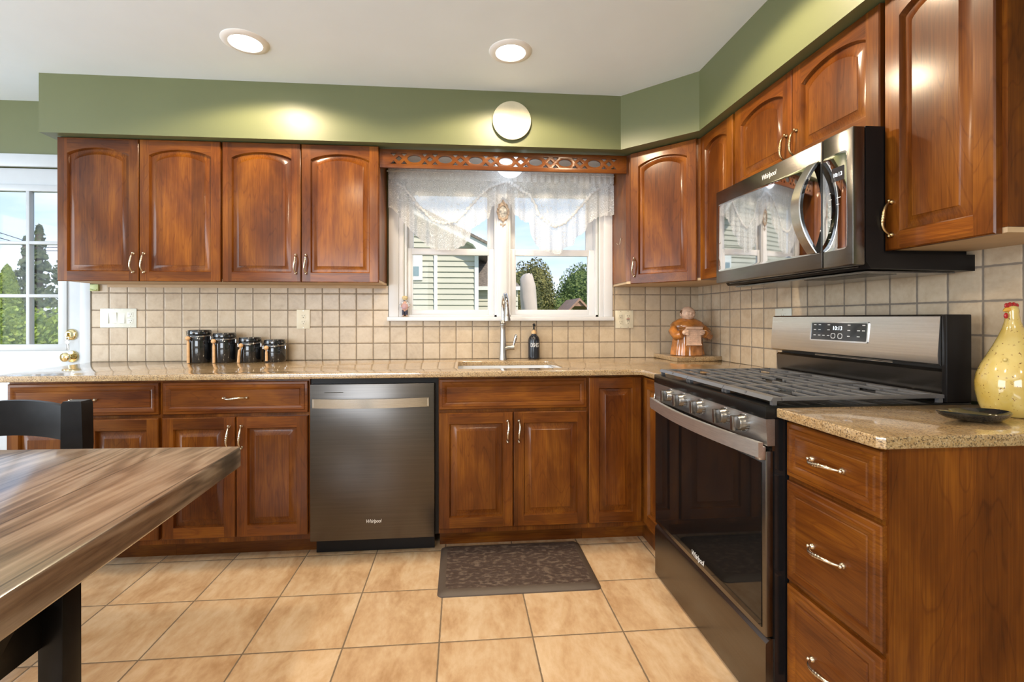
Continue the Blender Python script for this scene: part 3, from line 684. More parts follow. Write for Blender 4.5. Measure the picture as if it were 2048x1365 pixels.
# ================================================================== COUNTERTOPS
CZ0, CZ1 = 0.886, 0.914
SX0, SX1, SY0, SY1 = -0.180, 0.375, -0.620, -0.200
FC = lambda u, v, w: Vector((u, v, CZ0 + w))
b = B(); plate2d(b, [[(-2.388, -.0005), (-2.290, -0.7533), (0.7474, -0.7533), (0.7474, -0.9735), (XR - .0005, -0.9735), (XR - .0005, -.0005)],
    rrect(SX0, SX1, SY0, SY1, 0.03)], FC, CZ1 - CZ0, 0.004)
obj('countertop', b, 'granite', None, 30, label='long L-shaped speckled tan granite countertop holding the sink', cat='countertop')
b = B(); plate2d(b, [[(0.7474, -1.7780), (XR - .0005, -1.7780), (XR - .0005, -2.1182), (0.760, -2.1182), (0.7474, -2.106)]], FC, CZ1 - CZ0, 0.004)
obj('countertop', b, 'granite', None, 30, label='short tan granite countertop above the three drawers right of the stove', cat='countertop')
b = B(); plate2d(b, [[(1.120, -.012), (1.113, -0.372), (XR - .0110, -0.302), (XR - .0110, -.012)]], lambda u, v, w: Vector((u, v, CZ1 + w)), 0.027, 0.003)
obj('granite_board', b, 'granite', None, 30, label='loose granite slab lying in the counter corner under the monk jar', cat='board')
# undermount sink
b = B(); o1 = rrect(SX0 - .001, SX1 + .001, SY0 - .001, SY1 + .001, .03); o2 = rrect(SX0 - .02, SX1 + .02, SY0 - .02, SY1 + .02, .04); o3 = rrect(SX0 + .006, SX1 - .006, SY0 + .006, SY1 - .006, .035)
def lp(o, z): return [b.verts.new((u, v, z)) for u, v in o]
bridge(b, [lp(o2, .8857), lp(o1, .8857), lp(o3, .70), lp(rrect(SX0 + .03, SX1 - .03, SY0 + .03, SY1 - .03, .03), .690)], 0, True, False, True)
obj('sink', b, 'sink_steel', None, 30, label='undermount stainless steel sink set in the granite countertop', cat='sink')

# ================================================================== APPLIANCES
# ---- dishwasher
r = empty('dishwasher', (-0.592, -0.40, 0), 'dark stainless dishwasher with a bowed bar handle between the base cabinets', 'dishwasher')
b = B(); box(b, -0.8925, -0.2765, -0.6975, -0.02, 0.10, 0.884); obj('body', b, 'satin_black', r, 0)
b = B(); box(b, -0.889, -0.2954, -0.7275, -0.6980, 0.098, 0.856, 0.003); dd = obj('door', b, 'black_steel_x', r, 30)
b = B(); box(b, -0.822, -0.733, -0.7283, -0.7276, 0.8145, 0.8175); obj('vent_slot', b, 'slot_dark', dd, 0)
b = B(); n = 24; outp, inp = [], []
for i in range(n + 1):
    s = -1 + 2 * i / n; x = -0.598 + 0.2775 * s; yy = -0.7405 - 0.030 * (1 - s * s)
    outp.append((x, yy)); inp.append((x, yy + 0.010))
poly = outp + inp[::-1]
prism(b, poly, lambda p, d: Vector((p[0], p[1], d)), 0.744, 0.788)
for s in (-1, 1):
    x = -0.598 + 0.262 * s; box(b, x - .012, x + .012, -0.742, -0.7276, 0.748, 0.784)
obj('handle', b, 'steel_x', dd, 30)
b = B(); text(b, 'Whirlpool', lambda u, v, w: Vector((-0.590 + u, -0.7276 - w, 0.187 + v)), 0.024, 0.0008, 0.25, 0.80, 0.92); obj('brand_badge', b, 'print_white', dd, 0)
b = B(); box(b, -0.885, -0.300, -0.640, -0.620, 0.004, 0.096)
for x in (-0.868, -0.318): lathe(b, [(.006, 0), (.006, .003), (.003, .004)], (x, -0.640, 0.070), 12, axis='y')
obj('toe_panel', b, 'satin_black', r, 0)

# ---- gas range
RY0, RY1 = -0.9760, -1.7720; RX = 0.720
FRX = fr((RX, 0, 0), (0, -1, 0), (-1, 0, 0))              # u = -y, w towards the room
r = empty('gas_range', (1.05, -1.374, 0), 'black stainless gas range with five knobs and iron grates on the right wall', 'stove')
b = B(); box(b, 0.7455, 1.375, RY1 + .002, RY0 - .002, 0.022, 0.880)
for x in (0.80, 1.32):
    for y in (-1.03, -1.72): lathe(b, [(.018, 0), (.018, .022)], (x, y, 0), 12)
obj('body', b, 'gloss_black', r, 0)
b = B(); box(b, 0.7165, 1.375, RY1, RY0, 0.8805, 0.918, 0.004); ck = obj('cooktop', b, 'enamel_black', r, 30)
b = B(); prism(b, [(0.7455, 0.8800), (0.7175, 0.8800), (0.7225, 0.8020), (0.7455, 0.8020)], lambda p, d: Vector((p[0], d, p[1])), RY1, RY0)
for y in (-1.150, -1.262, -1.404, -1.562, -1.668):
    for q in (-.006, .0, .006): fbox(b, fr((0.7180, y, 0.8795), (0, -1, 0), (-1, 0, 0)), q - .0012, q + .0012, -.004 - .003, -.004, -0.001, .0012, 0, 1)
cp = obj('control_panel', b, ['panel_steel', 'print_white'], r, 20)
for y in (-1.150, -1.262, -1.404, -1.562, -1.668):
    b = B(); lathe(b, [(.0255, 0), (.0255, .010), (.0235, .013), (.0225, .024), (.0205, .028), (.0, .028)], (0.7200, y, 0.848), 32, axis='x')
    box(b, 0.674, 0.694, y - .0075, y + .0075, 0.848 - .0225, 0.848 + .0225, .002)
    for k in range(16):
        a = 2 * PI * k / 16; box(b, 0.708, 0.7195, y + .0255 * math.cos(a) - .0015, y + .0255 * math.cos(a) + .0015, .848 + .0255 * math.sin(a) - .0015, .848 + .0255 * math.sin(a) + .0015)
    obj('knob', b, 'knob_steel', cp, 40)
b = B(); box(b, 0.7370, 0.7455, RY1, RY0, 0.787, 0.8015); vt = obj('vent_strip', b, 'black_steel_y', r, 0)
# oven door
b = B(); box(b, RX, 0.7450, RY1 + .004, RY0 - .004, 0.2420, 0.7860, 0.004)
for k in range(46):
    if k % 16 <= 12: box(b, 0.7245, 0.7365, -1.06 - k * .0125 - .004, -1.06 - k * .0125 + .004, 0.7850, 0.7868, 0, 1)
od = obj('oven_door', b, ['black_steel_y', 'slot_dark'], r, 30)
b = B(); fbox(b, FRX, -RY0 + .016, -RY1 - .022, 0.262, 0.748, 0.0002, 0.0022); obj('door_glass', b, 'oven_glass', od, 0)
b = B(); n = 30; outp, inp = [], []
for i in range(n + 1):
    s = -1 + 2 * i / n; y = -1.374 + 0.396 * s; xx = 0.6960 - 0.034 * (1 - s * s)
    outp.append((xx, y)); inp.append((xx + 0.014, y))
prism(b, outp + inp[::-1], lambda p, d: Vector((p[0], p[1], d)), 0.768, 0.812)
for s in (-1, 1):
    y = -1.374 + 0.384 * s; box(b, 0.700, 0.7205, y - .011, y + .011, 0.760, 0.800, .003)
obj('oven_handle', b, 'handle_steel', od, 30)
b = B(); text(b, 'Whirlpool', lambda u, v, w: FRX(1.372 + u, 0.276 + v, 0.0022 + w), 0.030, 0.0006, 0.25, 0.80, 0.92); obj('brand_badge', b, 'print_white', od, 0)
# storage drawer with a slanted top lip
b = B(); prism(b, [(0.7450, 0.2360), (0.7360, 0.2360), (0.7215, 0.2230), (0.7205, 0.2150), (0.7205, 0.010), (0.7450, 0.010)], lambda p, d: Vector((p[0], d, p[1])), RY1 + .006, RY0 - .002); obj('storage_drawer', b, 'black_steel_y', r, 20)
# backguard
def bgx(z): return 1.2905 - (1.183 - z) * 0.075
b = B(); prism(b, [(1.300, 1.1850), (bgx(1.183), 1.1790), (bgx(1.06), 1.060), (1.2835, 1.034), (1.2920, 1.028), (1.3745, 1.028), (1.3745, 1.1850)], lambda p, d: Vector((p[0], d, p[1])), -1.754, RY0 - .002)
bgd = obj('backguard', b, 'steel_y', r, 20)
b = B(); box(b, 1.293, 1.3748, -1.772, -1.7545, 0.9185, 1.1850, .003); obj('end_cap', b, 'satin_black', r, 30)
b = B(); prism(b, [(1.312, 0.9185), (1.306, 1.008), (1.314, 1.0165), (1.3740, 1.0165), (1.3740, 0.9185)], lambda p, d: Vector((p[0], d, p[1])), -1.750, RY0 - .006); obj('riser', b, 'black_steel_y', r, 20)
b = B(); box(b, 1.330, 1.3735, -1.748, RY0 - .010, 1.0168, 1.0278); obj('vent_gap', b, 'slot_dark', r, 0)
b = B()
for z in (1.0195, 1.0240): box(b, 1.324, 1.3295, -1.56, -1.20, z, z + .0016)
obj('vent_bars', b, 'steel_y', r, 0)
FG = lambda u, v, w: Vector((bgx(v) - w, -u, v))
b = B(); plate2d(b, [rrect(1.226, 1.505, 1.083, 1.160, .006), rrect(1.231, 1.500, 1.088, 1.155, .004)], FG, .003); obj('display_frame', b, 'chrome', bgd, 30)
b = B(); plate2d(b, [rrect(1.2312, 1.4998, 1.0882, 1.1548, .004)], FG, .0018)
rs = random.Random(4)
for u in (1.250, 1.275, 1.298, 1.322, 1.420, 1.442, 1.464, 1.485):
    for z in (1.146, 1.126, 1.104):
        if rs.random() < .8: fbox(b, FG, u - .006, u + .006, z, z + .003, .0010, .0024, 0, 1)
for u in (1.346, 1.380):
    plate2d(b, [rrect(u - .011, u + .011, 1.095, 1.115, .007), rrect(u - .009, u + .009, 1.097, 1.113, .006)], lambda a, c_, w: FG(a, c_, .0014 + w), .0010, 0, 1)
obj('display', b, ['display_glass', 'print_white'], bgd, 0)
b = B(); text(b, '10:13', lambda u, v, w: FG(1.365 + u, 1.134 + v, .0018 + w), 0.022, .0005); obj('clock_digits', b, 'digit_glow', bgd, 0)
# burners and grates
for bx, by in ((0.875, -1.115), (1.165, -1.115), (1.02, -1.374), (0.875, -1.633), (1.165, -1.633)):
    b = B(); lathe(b, [(.052, 0), (.050, .006), (.036, .008), (.036, .012), (.033, .015), (.0, .016)], (bx, by, 0.918), 28); obj('burner', b, 'satin_black', ck, 40)
GZ = 0.9420
for i in range(3):
    y1_, y0_ = -0.985 - i * 0.2605, -0.985 - (i + 1) * 0.2605 + .0025
    b = B()
    prism(b, [(0.738, GZ - .011), (0.746, GZ), (0.772, GZ), (0.775, GZ - .011)], lambda p, d: Vector((p[0], d, p[1])), y0_, y1_)
    prism(b, [(1.262, GZ - .011), (1.265, GZ), (1.292, GZ), (1.298, GZ - .011)], lambda p, d: Vector((p[0], d, p[1])), y0_, y1_)
    for yy, w_ in ((y1_ - .006, .006), (y0_ + .006, .006)): box(b, .770, 1.266, yy - w_, yy + w_, GZ - .011, GZ, .002)
    ym = (y0_ + y1_) / 2
    for x in [0.822 + .0565 * k for k in range(8)]:
        near = min(abs(x - q) for q in ((0.875, 1.165) if i != 1 else (1.02,)))
        if near < 0.034:
            box(b, x - .0045, x + .0045, y0_ + .010, ym - .034, GZ - .010, GZ, .0015); box(b, x - .0045, x + .0045, ym + .034, y1_ - .010, GZ - .010, GZ, .0015)
        else: box(b, x - .0045, x + .0045, y0_ + .010, y1_ - .010, GZ - .010, GZ, .0015)
    for q in ((0.875, 1.165) if i != 1 else (1.02,)):
        for s in (-1, 1): box(b, q + s * .085 - .050, q + s * .085 + .050, ym - .004, ym + .004, GZ - .011, GZ - .0005, .0015)
    for x in (.752, 1.283):
        for y in (y0_ + .008, y1_ - .008): box(b, x - .007, x + .007, y - .006, y + .006, 0.9180, GZ - .010)
    obj('grate', b, 'grate_top', ck, 30)

# ---- over-the-range microwave
MX = 1.0241; MY0, MY1 = -0.9575, -1.7110; MY1 = -1.7100
FM = fr((MX, 0, 0), (0, -1, 0), (-1, 0, 0)); MZ0, MZ1 = 1.336, 1.7605
MYE = -1.7340
r = empty('microwave', (1.22, -1.345, 1.32), 'dark stainless over-range microwave with mirrored window and curved handle', 'microwave')
b = B(); prism(b, [(1.0660, MZ1), (1.0660, 1.348), (1.082, 1.326), (XR - .0105, 1.321), (XR - .0105, 1.3710), (1.1240, 1.3710), (1.1240, MZ1)], lambda p, d: Vector((p[0], d, p[1])), MYE, -0.9575)
box(b, 1.1241, XR - .012, -1.7105, -0.9585, 1.3712, 1.7705)
obj('body', b, 'satin_black', r, 20)
b = B(); box(b, MX, 1.0645, -1.6095, -0.9575, MZ0, MZ1, 0.005); md = obj('door', b, 'black_steel_y', r, 30)
b = B(); plate2d(b, [rrect(0.981, 1.6065, 1.389, 1.697, .010)], FM, .0012, .0004); obj('window', b, 'microwave_glass', md, 20)
b = B(); box(b, MX, 1.0645, MYE, -1.6125, MZ0, MZ1, 0.005); mc = obj('control_panel', b, 'black_steel_y', r, 30)
b = B(); plate2d(b, [rrect(1.6140, 1.7110, 1.389, 1.697, .012)], FM, .0012, .0004)
rs = random.Random(9)
for k in range(9):
    z = 1.575 - k * 0.021; fbox(b, FM, 1.640, 1.640 + rs.choice((.005, .008, .012)), z, z + .0014, .0008, .0016, 0, 1)
    if k in (1, 2): fbox(b, FM, 1.672, 1.672 + rs.choice((.010, .016)), z, z + .0014, .0008, .0016, 0, 1)
obj('control_glass', b, ['microwave_glass', 'print_white'], mc, 20)
b = B(); text(b, '10:13', lambda u, v, w: FM(1.676 + u, 1.628 + v, .0013 + w), 0.017, .0005); obj('clock_digits', b, 'digit_glow', mc, 0)
b = B(); plate2d(b, [rrect(1.652, 1.703, 1.608, 1.652, .004)], lambda u, v, w: FM(u, v, .0012 + w), .0001); obj('display', b, 'display_glass', mc, 0)
b = B(); text(b, 'Whirlpool', lambda u, v, w: FM(1.338 + u, 1.728 + v, .0001 + w), 0.028, 0.0008, 0.25, 0.80, 0.92); obj('brand_badge', b, 'print_white', md, 0)
def bow(d0, d1, y0, y1, zc=1.5405, hz=0.1505, depth=0.060):
    b = B(); n = 26; o, i_ = [], []
    for k in range(n + 1):
        s = -1 + 2 * k / n; q = depth * (1 - s * s)
        o.append((MX - .0014 - q - d1, zc + hz * s)); i_.append((MX - .0014 - q - d0 + (0.0 if abs(s) < 1 else 0), zc + hz * s))
    prism(b, o + i_[::-1], lambda p, d: Vector((p[0], d, p[1])), y0, y1); return b
obj('handle', bow(0.0115, 0.0165, -1.604, -1.566), 'steel_x', md, 30)
obj('handle_backing', bow(0.0, 0.0113, -1.602, -1.568), 'gloss_black', md, 30)
b = B(); box(b, 1.10, 1.40, -1.70, -0.99, 1.3165, 1.3215)
for k in range(24): box(b, 1.12, 1.24, -1.66 + k * .011, -1.655 + k * .011, 1.3150, 1.3164)
obj('grease_filter', b, 'black_steel_y', r, 0)
b = B(); box(b, 1.072, 1.0795, -1.70, -0.99, 1.3325, 1.3350); obj('bottom_vent', b, 'black_steel_y', r, 0)

# ================================================================== SINK THINGS
r = empty('kitchen_faucet', (0.100, -0.100, CZ1), 'tall chrome gooseneck faucet with side lever standing behind the sink', 'faucet')
b = B(); lathe(b, [(.0250, 0), (.0255, .004), (.0235, .008), (.0240, .016), (.0225, .022), (.0215, .06), (.0205, .10), (.0175, .15), (.0165, .19), (.0185, .215), (.0200, .2185), (.0200, .223), (.0170, .226), (.0195, .232), (.0150, .243), (.0130, .250)], (0.100, -0.100, CZ1), 32)
tube(b, [(0.110, -0.100, .984), (0.135, -0.101, .988), (0.150, -0.102, .990)], [.0185, .0150, .0135], 18); tube(b, [(0.150, -0.102, .990), (0.170, -0.103, .992)], [.0165, .0165], 18)
obj('faucet_body', b, 'brushed_nickel', r, 40)
pts = [(0.100, -0.100, 1.160), (0.100, -0.100, 1.215)]
for k in range(1, 19):
    a = PI * k / 18 * 0.985; pts.append((0.100 + 0.008 * k / 18, -0.100 - 0.088 * (1 - math.cos(a)), 1.228 + 0.094 * math.sin(a)))
b = B(); tube(b, pts, .0125, 18); obj('spout', b, 'chrome', r, 50)
e_ = Vector(pts[-1]); b = B()
tube(b, [e_ + Vector((0, 0, .004)), e_ + Vector((0, -.001, -.015)), e_ + Vector((0.001, -.003, -.045)), e_ + Vector((0.002, -.004, -.068)), e_ + Vector((.002, -.0045, -.075))], [.0130, .0150, .0168, .0205, .0195], 20)
box(b, e_.x - .005, e_.x + .007, e_.y - .0205, e_.y - .014, e_.z - .044, e_.z - .016, .002)
obj('spray_head', b, 'brushed_nickel', r, 40)
b = B(); tube(b, [(0.166, -0.103, 1.000), (0.172, -0.104, 1.020), (0.178, -0.106, 1.045), (0.181, -0.108, 1.066), (0.181, -0.108, 1.074)], [.0055, .0070, .0105, .0095, .004], 14); obj('lever', b, 'chrome', r, 60)
r = empty('soap_dispenser', (0.303, -0.062, CZ1), 'black soap pump bottle lettered in white beside the faucet', 'bottle')
c_ = (0.303, -0.062, CZ1)
b = B(); lathe(b, [(.034, 0), (.0365, .004), (.037, .012), (.037, .118), (.035, .130), (.029, .143), (.020, .151), (.016, .155), (.016, .161)], c_, 32); bo = obj('bottle', b, 'bottle_black', r, 40)
b = B(); lathe(b, [(.0165, .1612), (.0165, .174), (.012, .178), (.0075, .180), (.0075, .188)], c_, 20); obj('collar', b, 'cork_collar', r, 40)
b = B(); lathe(b, [(.010, .1881), (.010, .190), (.0045, .192), (.0045, .212), (.008, .214), (.0085, .222), (.005, .227), (.0, .228)], c_, 20); tube(b, [(c_[0], c_[1], CZ1 + .220), (c_[0], c_[1] - .030, CZ1 + .220), (c_[0], c_[1] - .040, CZ1 + .214)], .0042, 10); obj('pump', b, 'satin_black', r, 40)
def wrap(u, v, w): a = u / .037; return Vector((c_[0] + (.0372 + w) * math.sin(a), c_[1] - (.0372 + w) * math.cos(a), CZ1 + .088 + v))
b = B(); text(b, 'DISHES', wrap, .037, .0006, 0, .50, .95); obj('lettering', b, 'print_white', bo, 0)

# ================================================================== CANISTERS
for i, (x, rad, h, bx, sl, lab, lab2) in enumerate((
        (-1.717, .064, .196, -.028, .155, 'tallest glossy black canister with clamp lid, leftmost of the four on the counter', 'long pale wooden scoop clipped on the tallest canister'),
        (-1.574, .063, .178, -.030, .125, 'second tallest glossy black canister with clamp lid, next to the tallest', 'pale wooden scoop clipped on the second tallest canister'),
        (-1.428, .062, .152, -.022, .098, 'third glossy black canister with clamp lid, taller than the smallest one', 'leaning wooden scoop clipped on the third canister'),
        (-1.285, .061, .138, -.022, .068, 'smallest glossy black canister with clamp lid at the row end', 'shortest wooden scoop clipped on the smallest canister'))):
    yc = -0.112; r = empty('canister', (x, yc, CZ1), lab, 'canister', 'black canisters on the counter')
    b = B(); lathe(b, [(rad - .004, 0), (rad, .005), (rad, h - .038), (rad - .004, h - .030)], (x, yc, CZ1), 36); obj('jar', b, 'ceramic_black', r, 40)
    b = B(); lathe(b, [(rad - .005, h - .0298), (rad - .001, h - .026), (rad - .001, h - .012), (rad - .004, h - .004), (rad - .012, h - .001), (rad - .02, h), (0, h)], (x, yc, CZ1), 36); obj('lid', b, 'ceramic_black', r, 40)
    b = B(); ring = [(x + (rad + .0012) * math.cos(2 * PI * k / 32), yc + (rad + .0012) * math.sin(2 * PI * k / 32), CZ1 + h - .042 + .004 * math.cos(2 * PI * k / 32)) for k in range(33)]
    tube(b, ring, .0018, 6)
    for s in (-1, 1):
        tube(b, [(x + s * (rad + .002), yc, CZ1 + h - .046), (x + s * (rad + .006), yc - .006, CZ1 + h - .032), (x + s * (rad + .002), yc - .02, CZ1 + h - .008)], .0018, 6)
        box(b, x + s * (rad + .004) - .003, x + s * (rad + .004) + .003, yc - .012, yc - .002, CZ1 + h - .062, CZ1 + h - .040, .001)
    tube(b, [(x - rad * .92, yc - rad * .45, CZ1 + h - .020), (x, yc - rad - .003, CZ1 + h - .016), (x + rad * .92, yc - rad * .45, CZ1 + h - .020)], .0016, 6)
    obj('wire_clamp', b, 'chrome', r, 60)
    yf = yc - math.sqrt(rad * rad - bx * bx)
    b = B(); zb = CZ1 + h - .050; dx = -.010 if i == 2 else 0
    ball(b, (x + bx, yf - .0145, zb), .0135)
    tube(b, [(x + bx, yf - .012, zb - .012), (x + bx + dx, yf - .0105, zb - .03), (x + bx + dx * 1.6, yf - .0095, max(CZ1 + .002, zb - .020 - sl * .85))], [.0045, .0075, .0080], 12)
    obj('wooden_scoop', b, 'light_wood', None, 40, label=lab2, cat='scoop', group='wooden scoops on the canisters')

# ================================================================== WALL PLATES
TY = -0.0102
def duplex(b, F, u, v, mi_face=0, mi_slot=1):
    for dv in (.0195, -.0195):
        fbox(b, F, u - .0165, u + .0165, v + dv - .015, v + dv + .015, .004, .0062, .001, mi_face)
        for du in (-.0065, .0065): fbox(b, F, u + du - .0012, u + du + .0012, v + dv + .000, v + dv + .008, .0062, .0065, 0, mi_slot)
        fbox(b, F, u - .002, u + .002, v + dv - .010, v + dv - .006, .0062, .0065, 0, mi_slot)
FT = fr((0, TY, 0), (1, 0, 0), (0, -1, 0))
def wallplate(F, u0, u1, v0, v1, m, label, cat, gangs, name):
    c_ = F((u0 + u1) / 2, v0, 0); r = empty(name, c_, label, cat)
    b = B(); fbox(b, F, u0, u1, v0, v1, 0, .005, .0018); obj('cover_plate', b, m, r, 30)
    n = len(gangs); gw = (u1 - u0 - .024) / n
    for k, g in enumerate(gangs):
        u = u0 + .012 + gw * (k + .5); v = (v0 + v1) / 2; b = B()
        if g == 'rocker':
            a = .0025 if k % 2 == 0 else -.0025
            loops = [[b.verts.new(F(u + p, v + q, w)) for p, q, w in ((-.016, -.033, .005), (.016, -.033, .005), (.016, .033, .005), (-.016, .033, .005))],
                     [b.verts.new(F(u + p, v + q, w)) for p, q, w in ((-.0155, -.0325, .0075 + a), (.0155, -.0325, .0075 + a), (.0155, .0325, .0075 - a), (-.0155, .0325, .0075 - a))]]
            bridge(b, loops, 0, True, True, True); obj('rocker_switch', b, 'plastic_white', r, 0)
        else:
            duplex(b, F, u, v)
            if g == 'gfci':
                fbox(b, F, u - .010, u + .010, v + .001, v + .005, .0062, .0075, 0, 2); fbox(b, F, u - .010, u + .010, v - .006, v - .002, .0062, .0075, 0, 1)
            obj('receptacle', b, [m, 'slot_dark', 'comb_red'], r, 30)
        for q in (v0 + .007, v1 - .007):
            b = B(); fbox(b, F, u - .002, u + .002, q - .002, q + .002, .0045, .0056); obj('screw', b, 'nickel', r, 0)
wallplate(FT, -1.190, -1.109, 1.110, 1.230, 'plastic_ivory', 'ivory wall outlet on the tiles right of the black canisters', 'outlet', ['duplex'], 'wall_outlet')
wallplate(FT, -2.342, -2.134, 1.121, 1.237, 'plastic_white', 'four-gang plate with three rocker switches and an outlet beside the back door', 'switch plate', ['rocker', 'rocker', 'rocker', 'duplex'], 'switch_plate')
wallplate(FT, 0.856, 0.979, 1.108, 1.226, 'plastic_ivory', 'ivory double outlet with red test button right of the window', 'outlet', ['duplex', 'gfci'], 'wall_outlet')
wallplate(fr((XR - .0102, 0, 0), (0, -1, 0), (-1, 0, 0)), 0.800, 0.918, 1.105, 1.222, 'plastic_white', 'white outlet half hidden behind the stove backguard', 'outlet', ['duplex'], 'wall_outlet')
b = B(); box(b, -2.392, -2.345, -.026, -.0102, 1.342, 1.3825, .003); tube(b, [(-2.388, -.029, 1.352), (-2.366, -.032, 1.346), (-2.350, -.029, 1.350)], .003, 8)
obj('wall_clip', b, 'green_plastic', None, 30, label='small pale green plastic clip on the tiles under the leftmost wall cabinet', cat='clip')
# cup hook on the corner cabinet side
b = B(); tube(b, [(.8378, -.20, 1.672), (.830, -.20, 1.672)], .004, 8); tube(b, [(.832, -.20, 1.674), (.827, -.20, 1.660), (.824, -.20, 1.640), (.817, -.20, 1.632), (.808, -.20, 1.634), (.804, -.20, 1.644)], .0022, 8)
obj('wall_hook', b, 'nickel', None, 50, label='small metal hook on the side of the corner wall cabinet', cat='hook')
# decorative plate on the soffit
r = empty('decorative_plate', (0.128, -0.3565, 2.311), 'round painted plate hung on the green soffit above the window', 'plate')
b = B(); lathe(b, [(.060, 0), (.064, .004), (.095, .012), (.110, .019), (.1105, .0215), (.106, .0220)], (0.128, -0.3565, 2.311), 48, axis='y'); obj('rim', b, 'cream_glaze', r, 40)
b = B(); lathe(b, [(.1058, .0218), (.094, .0175), (.070, .0130), (.0, .0125)], (0.128, -0.3565, 2.311), 48, axis='y', caps=False); obj('picture', b, 'painted_scene', r, 40)
# key hanging from the deadbolt
b = B(); tube(b, [(-2.516 + .009 * math.cos(2 * PI * k / 20), -.030, 1.0565 + .009 * math.sin(2 * PI * k / 20)) for k in range(21)], .0011, 6)
F = fr((-2.513, -.030, 1.047), (1, 0, 0), (0, -1, 0))
plate2d(b, [[(.012 * math.cos(2 * PI * k / 18), -.012 + .010 * math.sin(2 * PI * k / 18)) for k in range(18)], [(.003 * math.cos(2 * PI * k / 8), -.006 + .003 * math.sin(2 * PI * k / 8)) for k in range(8)]], F, .002)
plate2d(b, [[(-.003, -.020), (.002, -.020), (.0065, -.055), (.004, -.058), (.0015, -.052), (.0025, -.047), (-.0005, -.043), (.0005, -.036)]], F, .002)
obj('house_key', b, 'nickel', None, 0, label='small key on a ring hanging from the door deadbolt', cat='key')

# ================================================================== CEILING LIGHTS
def can(x, y, label):
    r = empty('recessed_light', (x, y, ZC), label, 'ceiling light', 'recessed ceiling lights')
    b = B(); prof = [(.070, -.004), (.074, -.009), (.086, -.0085), (.104, -.003), (.106, -.0002)]
    lathe(b, prof, (x, y, ZC), 40, caps=False); obj('trim_ring', b, 'lamp_trim', r, 40)
    b = B(); lathe(b, [(.0735, -.0045), (.05, -.0035), (.0, -.0030)], (x, y, ZC), 32, caps=False); obj('lens', b, 'lamp_glow', r, 40)
    l = lamp('can_bulb', 'SPOT', (x, y, ZC - .02), (0, 0, 0), CAN_W, CAN_COL, spot_size=math.radians(158), spot_blend=0.22, shadow_soft_size=0.06)
can(-1.180, -0.740, 'round recessed ceiling light above the left wall cabinets'); can(0.080, -0.764, 'round recessed ceiling light in front of the window')
for x, y, lab in ((-1.18, -2.35, 'guessed, unseen round recessed ceiling light above the table'), (0.66, -1.45, 'round recessed ceiling light above the stove front'), (-1.18, -4.1, 'guessed, unseen round recessed ceiling light behind the table'), (0.08, -4.1, 'guessed, unseen round recessed ceiling light by the front wall')): can(x, y, lab)  # out of view; all but the stove one are guesses added to brighten the room
r = empty('dome_light', (0.139, -0.172, 2.170), 'white glass dome light hidden behind the fretwork valance', 'ceiling light')
b = B(); lathe(b, [(.090, 0), (.090, -.018), (.084, -.022)], (0.139, -0.172, 2.1663), 32); obj('base', b, 'lamp_trim', r, 40)
b = B(); lathe(b, [(.0930, -.0225)] + [(.0945 * math.cos(a * PI / 180), -.0225 - .104 * math.sin(a * PI / 180)) for a in range(10, 86, 8)] + [(.0, -.1265)], (0.139, -0.172, 2.1699), 40); obj('glass_shade', b, 'opal_glass', r, 60)

# ================================================================== COUNTER ORNAMENTS
def skin(pts, edges, radii, sub=2):
    """one continuous surface grown over a skeleton; returns a bmesh"""
    me = bpy.data.meshes.new('tmp'); me.from_pydata([tuple(p) for p in pts], edges, [])
    o = bpy.data.objects.new('tmp', me); C.objects.link(o)
    m = o.modifiers.new('s', 'SKIN'); m.use_smooth_shade = True
    s = o.modifiers.new('u', 'SUBSURF'); s.levels = sub; s.render_levels = sub
    lay = me.skin_vertices[0]
    for i, q in enumerate(radii):
        lay.data[i].radius = (q, q) if isinstance(q, (int, float)) else q
    lay.data[0].use_root = True
    bpy.context.view_layer.update()
    dg = bpy.context.evaluated_depsgraph_get(); m2 = bpy.data.meshes.new_from_object(o.evaluated_get(dg))
    b = B(); b.from_mesh(m2); bpy.data.objects.remove(o); bpy.data.meshes.remove(me); bpy.data.meshes.remove(m2)
    return b
# ---- monk shaped cookie jar
FZ = 0.9412; fx, fy = 1.252, -0.215
r = empty('monk_cookie_jar', (fx, fy, FZ), 'brown glazed ceramic monk jar holding a scroll on the granite corner slab', 'cookie jar')
b = B(); loops = []; nseg = 56
for rr, z in ((.090, 0), (.101, .004), (.099, .03), (.094, .07), (.090, .11), (.092, .14), (.096, .165), (.097, .185), (.090, .205), (.074, .220), (.052, .230), (.036, .232)):
    fold = .055 * max(0.0, 1 - z / .14); lp_ = []
    for i in range(nseg):
        a = 2 * PI * i / nseg; q = rr * (1 + fold * math.sin(a * 11 + math.sin(a * 3)))
        lp_.append(b.verts.new((fx + q * math.cos(a), fy + q * .80 * math.sin(a), FZ + z)))
    loops.append(lp_)
bridge(b, loops, 0, True, True, True); obj('robe', b, 'glaze_brown', r, 50)
b = B(); lathe(b, [(.100, .168), (.106, .178), (.104, .192), (.092, .208), (.070, .222), (.050, .231), (.044, .226)], (fx, fy, FZ), 40, sy=.82, caps=False); obj('cowl', b, 'glaze_brown', r, 60)
hc = Vector((fx - .008, fy - .022, FZ + .262))
b = B(); ball(b, hc, .044, (1.0, .98, 1.0), 24)
for v in b.verts:                                     # jaw, brow and cheeks
    d = v.co - hc
    if d.y < -.01 and d.z < 0: v.co.y -= .004
    if d.z < -.02: v.co.x = hc.x + (v.co.x - hc.x) * .93
for s in (-1, 1):
    ball(b, hc + Vector((s * .043, .004, -.004)), .010, (.5, .9, 1.3), 10); ball(b, hc + Vector((s * .017, -.036, -.009)), .012, (1, .7, .8), 12); ball(b, hc + Vector((s * .015, -.039, .011)), .007, (1.5, .5, .5), 10)
